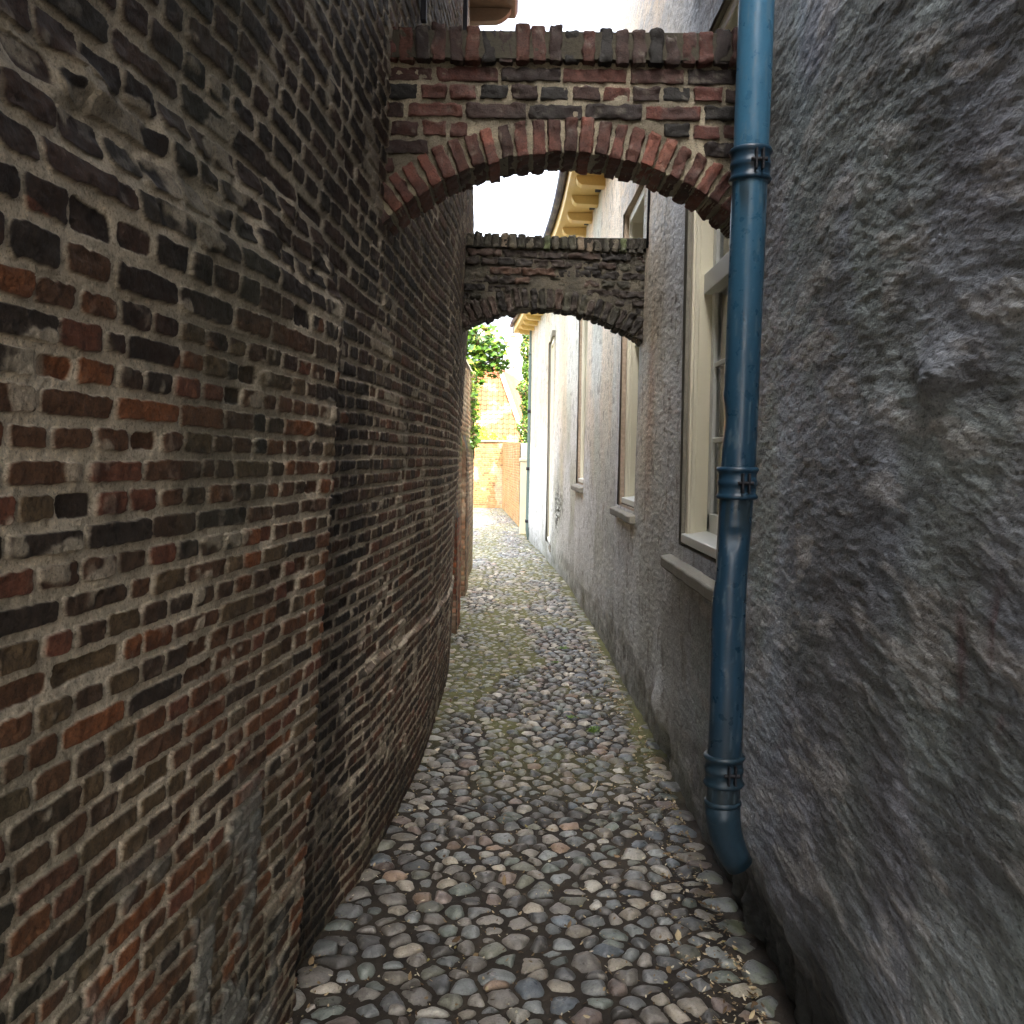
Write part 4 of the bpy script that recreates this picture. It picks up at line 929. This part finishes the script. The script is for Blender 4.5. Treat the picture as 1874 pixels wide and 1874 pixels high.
mb.add([(-6, 37.4, tr_.z + .35), (tr_.x + .02, 37.4, tr_.z + .35), (tr_.x + .6, 41.2, br_.z - .3), (-6, 41.2, br_.z - .3)], [(0, 1, 2, 3)])
mb.build('rear_roof', colmat('red_plain_tile', .8, .8, 6, .4, .02, base=S(120, 72, 56)), th_)
# reddish roof slope and pale gable house further back
ph = empty('pale_house', (0, 50, 0), 'far white house with small chimney and dormer seen between leaves and creeper', 'house')
c0 = W(925, 690, 46); c1 = W(962, 742, 46)
mb = MB(); q0 = W(880, 640, 48); q1 = W(968, 640, 48); mb.box(W(921, 640, 48).x, q1.x + 4, 48, 54, -.05, W(930, 634, 48).z); mb.build('wall', colmat('white_gable', .8, .2, 10, .08, .003, base=S(238, 236, 232)), ph)
mb = MB(); a = [W(918, 668, 44), W(972, 735, 44), W(972, 800, 44), W(900, 800, 44)]; mb.prism([(v.x, v.z) for v in a], 'y', 44, 44.2); mb.build('side_roof', colmat('weathered_red_roof', .9, .9, 9, .45, .03, base=S(186, 138, 112)), ph)
mb = MB(); a, b = W(924, 706, 45.5), W(945, 672, 45.5); mb.box(a.x, b.x, 45.5, 47.9, a.z - 1, b.z); do_ = mb.build('dormer', colmat('dormer_white', .7, .2, 10, .06, base=S(226, 228, 226)), ph)
mb = MB(); mb.box(a.x - .06, b.x + .06, 45.4, 47.9, b.z + .003, b.z + .05); mb.build('dormer_roof', M['sillstone'], do_)
mb = MB(); mb.box(b.x - .30, b.x - .06, 45.47, 45.50, a.z - .1, b.z - .12); mb.build('dormer_window', M['curtain'], do_)
a, b = W(934.5, 634, 48.6), W(943.5, 613, 48.6); mb = MB(); mb.box(a.x, b.x, 48.6, 48.9, W(934, 640, 48.6).z, b.z - .06); mb.box(a.x - .03, b.x + .03, 48.57, 48.93, b.z - .057, b.z)
chm = mb.build('chimney', colmat('chimney_brick', .8, .6, 20, .3, .006, base=S(150, 104, 88)), ph, bevel=.01)
mb = MB(); mb.tube([(a.x + .12, 48.75, b.z + .003), (a.x + .12, 48.75, W(938, 590, 48.6).z)], .03, 8); mb.build('mast', M['dark_iron'], chm, smooth=True)

# ------------------------------------------------------------------ foliage
def lobed(n=5):
    """outline of a lobed leaf, tip at +x, unit size"""
    P = []
    for k, (a, r) in enumerate([(180, .12), (150, .42), (128, .62), (108, .36), (78, .78), (62, .52), (44, .50), (22, .62), (0, 1.0)]): P.append((math.cos(R_(a)) * r, math.sin(R_(a)) * r))
    return P + [(x, -y) for x, y in P[-2:0:-1]]
LOB = lobed()
def leaves(name, parent, pos, size, pal, seed, up=.5, shape=LOB, label=None, drop=.25):
    r = np.random.default_rng(seed); n = len(pos); m_ = len(shape); sh = np.array(shape)
    s = size * r.uniform(.6, 1.15, n); yaw = r.uniform(0, 6.28, n)
    nrm = r.normal(0, 1, (n, 3)); nrm[:, 2] = np.abs(nrm[:, 2]) + up * 2; nrm[:, 1] -= .8; nrm /= np.linalg.norm(nrm, axis=1, keepdims=True)
    t = np.stack([np.cos(yaw), np.sin(yaw), np.full(n, -drop * 3)], -1); t -= nrm * (t * nrm).sum(1, keepdims=True); t /= np.linalg.norm(t, axis=1, keepdims=True); b = np.cross(nrm, t)
    V = pos[:, None, :] + s[:, None, None] * (sh[None, :, 0, None] * t[:, None, :] + sh[None, :, 1, None] * b[:, None, :] + (-.18 * (sh[None, :, 0, None] ** 2 + .6 * np.abs(sh[None, :, 1, None]))) * nrm[:, None, :])
    ctr = pos[:, None, :]; V = np.concatenate([V, ctr], 1).reshape(-1, 3)
    T = np.array([(k, (k + 1) % m_, m_) for k in range(m_)]); T = (T[None] + (np.arange(n) * (m_ + 1))[:, None, None]).reshape(-1, 3)
    c = np.repeat(pick(pal, r.random(n)) * r.uniform(.8, 1.2, (n, 1)), m_ + 1, 0)
    return mesh_np(name, V, None, M['leaf'], parent, c, smooth=False, T=T)
PAL_L = [(96, 134, 42, 3), (74, 112, 38, 3), (128, 152, 54, 2.4), (48, 80, 34, 1.8), (92, 76, 38, .6)]
tr_o = empty('tree', (-1.7, 15.2, 0), 'broad leaved tree with lobed green leaves reaching over the left garden wall', 'tree')
mb = MB(); mb.tube([(-1.7, 15.2, -.1), (-1.66, 15.15, .9), (-1.72, 15.2, 2.0), (-1.6, 15.1, 3.0), (-1.4, 15.1, 3.7)], [.11, .09, .075, .055, .03], 12)
for (ex, ey, ez) in ((-.25, 15.0, 3.75), (-.15, 14.8, 3.25), (-.5, 14.9, 4.1), (-2.4, 15.4, 3.9), (-1.4, 16.0, 4.3), (-.45, 14.7, 2.95), (-2.1, 14.3, 3.4)):
    s0 = Vector((-1.65, 15.15, 2.3)); e = Vector((ex, ey, ez)); mb.tube([s0, s0.lerp(e, .5) + Vector((0, 0, .12)), e], [.04, .022, .008], 8)
mb.build('trunk', M['bark'], tr_o, smooth=True)
pp = []
for (cx_, cy_, cz_, rx, ry, rz, n) in ((-.55, 15.0, 3.45, .38, .5, .45, 210), (-.32, 14.9, 3.30, .26, .4, .36, 110), (-.9, 15.1, 3.3, .5, .6, .6, 240), (-1.6, 15.2, 3.7, .9, .8, .75, 420), (-.72, 14.8, 2.95, .30, .4, .28, 100), (-2.2, 15.3, 3.5, .6, .7, .6, 200), (-.85, 14.9, 3.9, .35, .5, .22, 70)):
    n = int(n * 1.4); d_ = rng.normal(0, 1, (n, 3)); d_ /= np.linalg.norm(d_, axis=1, keepdims=True); rr_ = rng.random((n, 1)) ** .45; pp.append(np.array([cx_, cy_, cz_ - .05]) + d_ * rr_ * np.array([rx, ry, rz]))
leaves('crown', tr_o, np.concatenate(pp), .10, PAL_L, 31)
SM = [(-.9, 0), (-.2, .45), (.6, .3), (1, 0), (.6, -.3), (-.2, -.45)]
vp = []
for k in range(260):
    vp.append((-.53 + rng.normal(0, .03), rng.uniform(12.4, 13.5), rng.uniform(1.75, 2.75)))
vp = np.array(vp); vo = empty('climbing_vine', (-.52, 13.0, 1.7), 'small green vine hanging on the left garden wall below the tree', 'vine')
leaves('foliage', vo, vp, .06, PAL_L, 33, shape=LOB)
mb = MB(); mb.tube([(-.545, 13.1, 1.6), (-.55, 13.0, 2.2), (-.54, 13.1, 2.8)], .01, 6); mb.build('stem', M['bark'], vo)
# narrow conifer between house end and pale house
cf = empty('conifer', (.36, 24.0, 0), 'tall narrow green conifer squeezed beside the far drainpipe', 'tree')
mb = MB(); mb.tube([(.36, 24, -.1), (.36, 24, 4.6)], [.06, .02], 8); mb.build('trunk', M['bark'], cf, smooth=True)
n = 5200; zz = rng.uniform(1.7, 5.6, n); a = rng.uniform(0, 6.28, n); rr_ = (.20 + .06 * np.sin(zz * 6) + .05 * np.sin(zz * 13 + 1)) * np.interp(zz, [1.7, 2.2, 5, 5.6], [.9, 1, .8, .4]) * rng.random(n) ** .4
leaves('crown', cf, np.stack([.36 + rr_ * np.cos(a), 24 + rr_ * np.sin(a), zz], -1), .05, [(88, 122, 40, 3), (60, 92, 32, 3), (120, 144, 56, 1.5), (150, 130, 52, .7)], 35, up=.2, shape=SM)
# bush growing on top of / behind the end wall
bs = empty('bush', (-1.2, 32.5, 0), 'bright green bush showing over the top of the far end wall', 'bush')
n = 3200; t = rng.random(n); bx = -2.6 + t * 2.6; top = np.interp(bx, [-2.6, -1.3, -.9, -.5, -.1], [2.9, 2.75, 2.62, 2.4, 2.2]) + .12 * np.sin(bx * 17); bz = 1.9 + (top - 1.9) * rng.random(n) ** .5
leaves('crown', bs, np.stack([bx, 32.7 + rng.normal(0, .22, n), bz], -1), .055, [(150, 184, 60, 3), (120, 158, 50, 3), (180, 206, 90, 2)], 37, up=.3, shape=SM)
mb = MB()
for k in range(7): mb.tube([(-2.4 + .35 * k, 32.7, -.1), (-2.35 + .35 * k, 32.7, 2.0)], .02, 6)
mb.build('stem', M['bark'], bs)
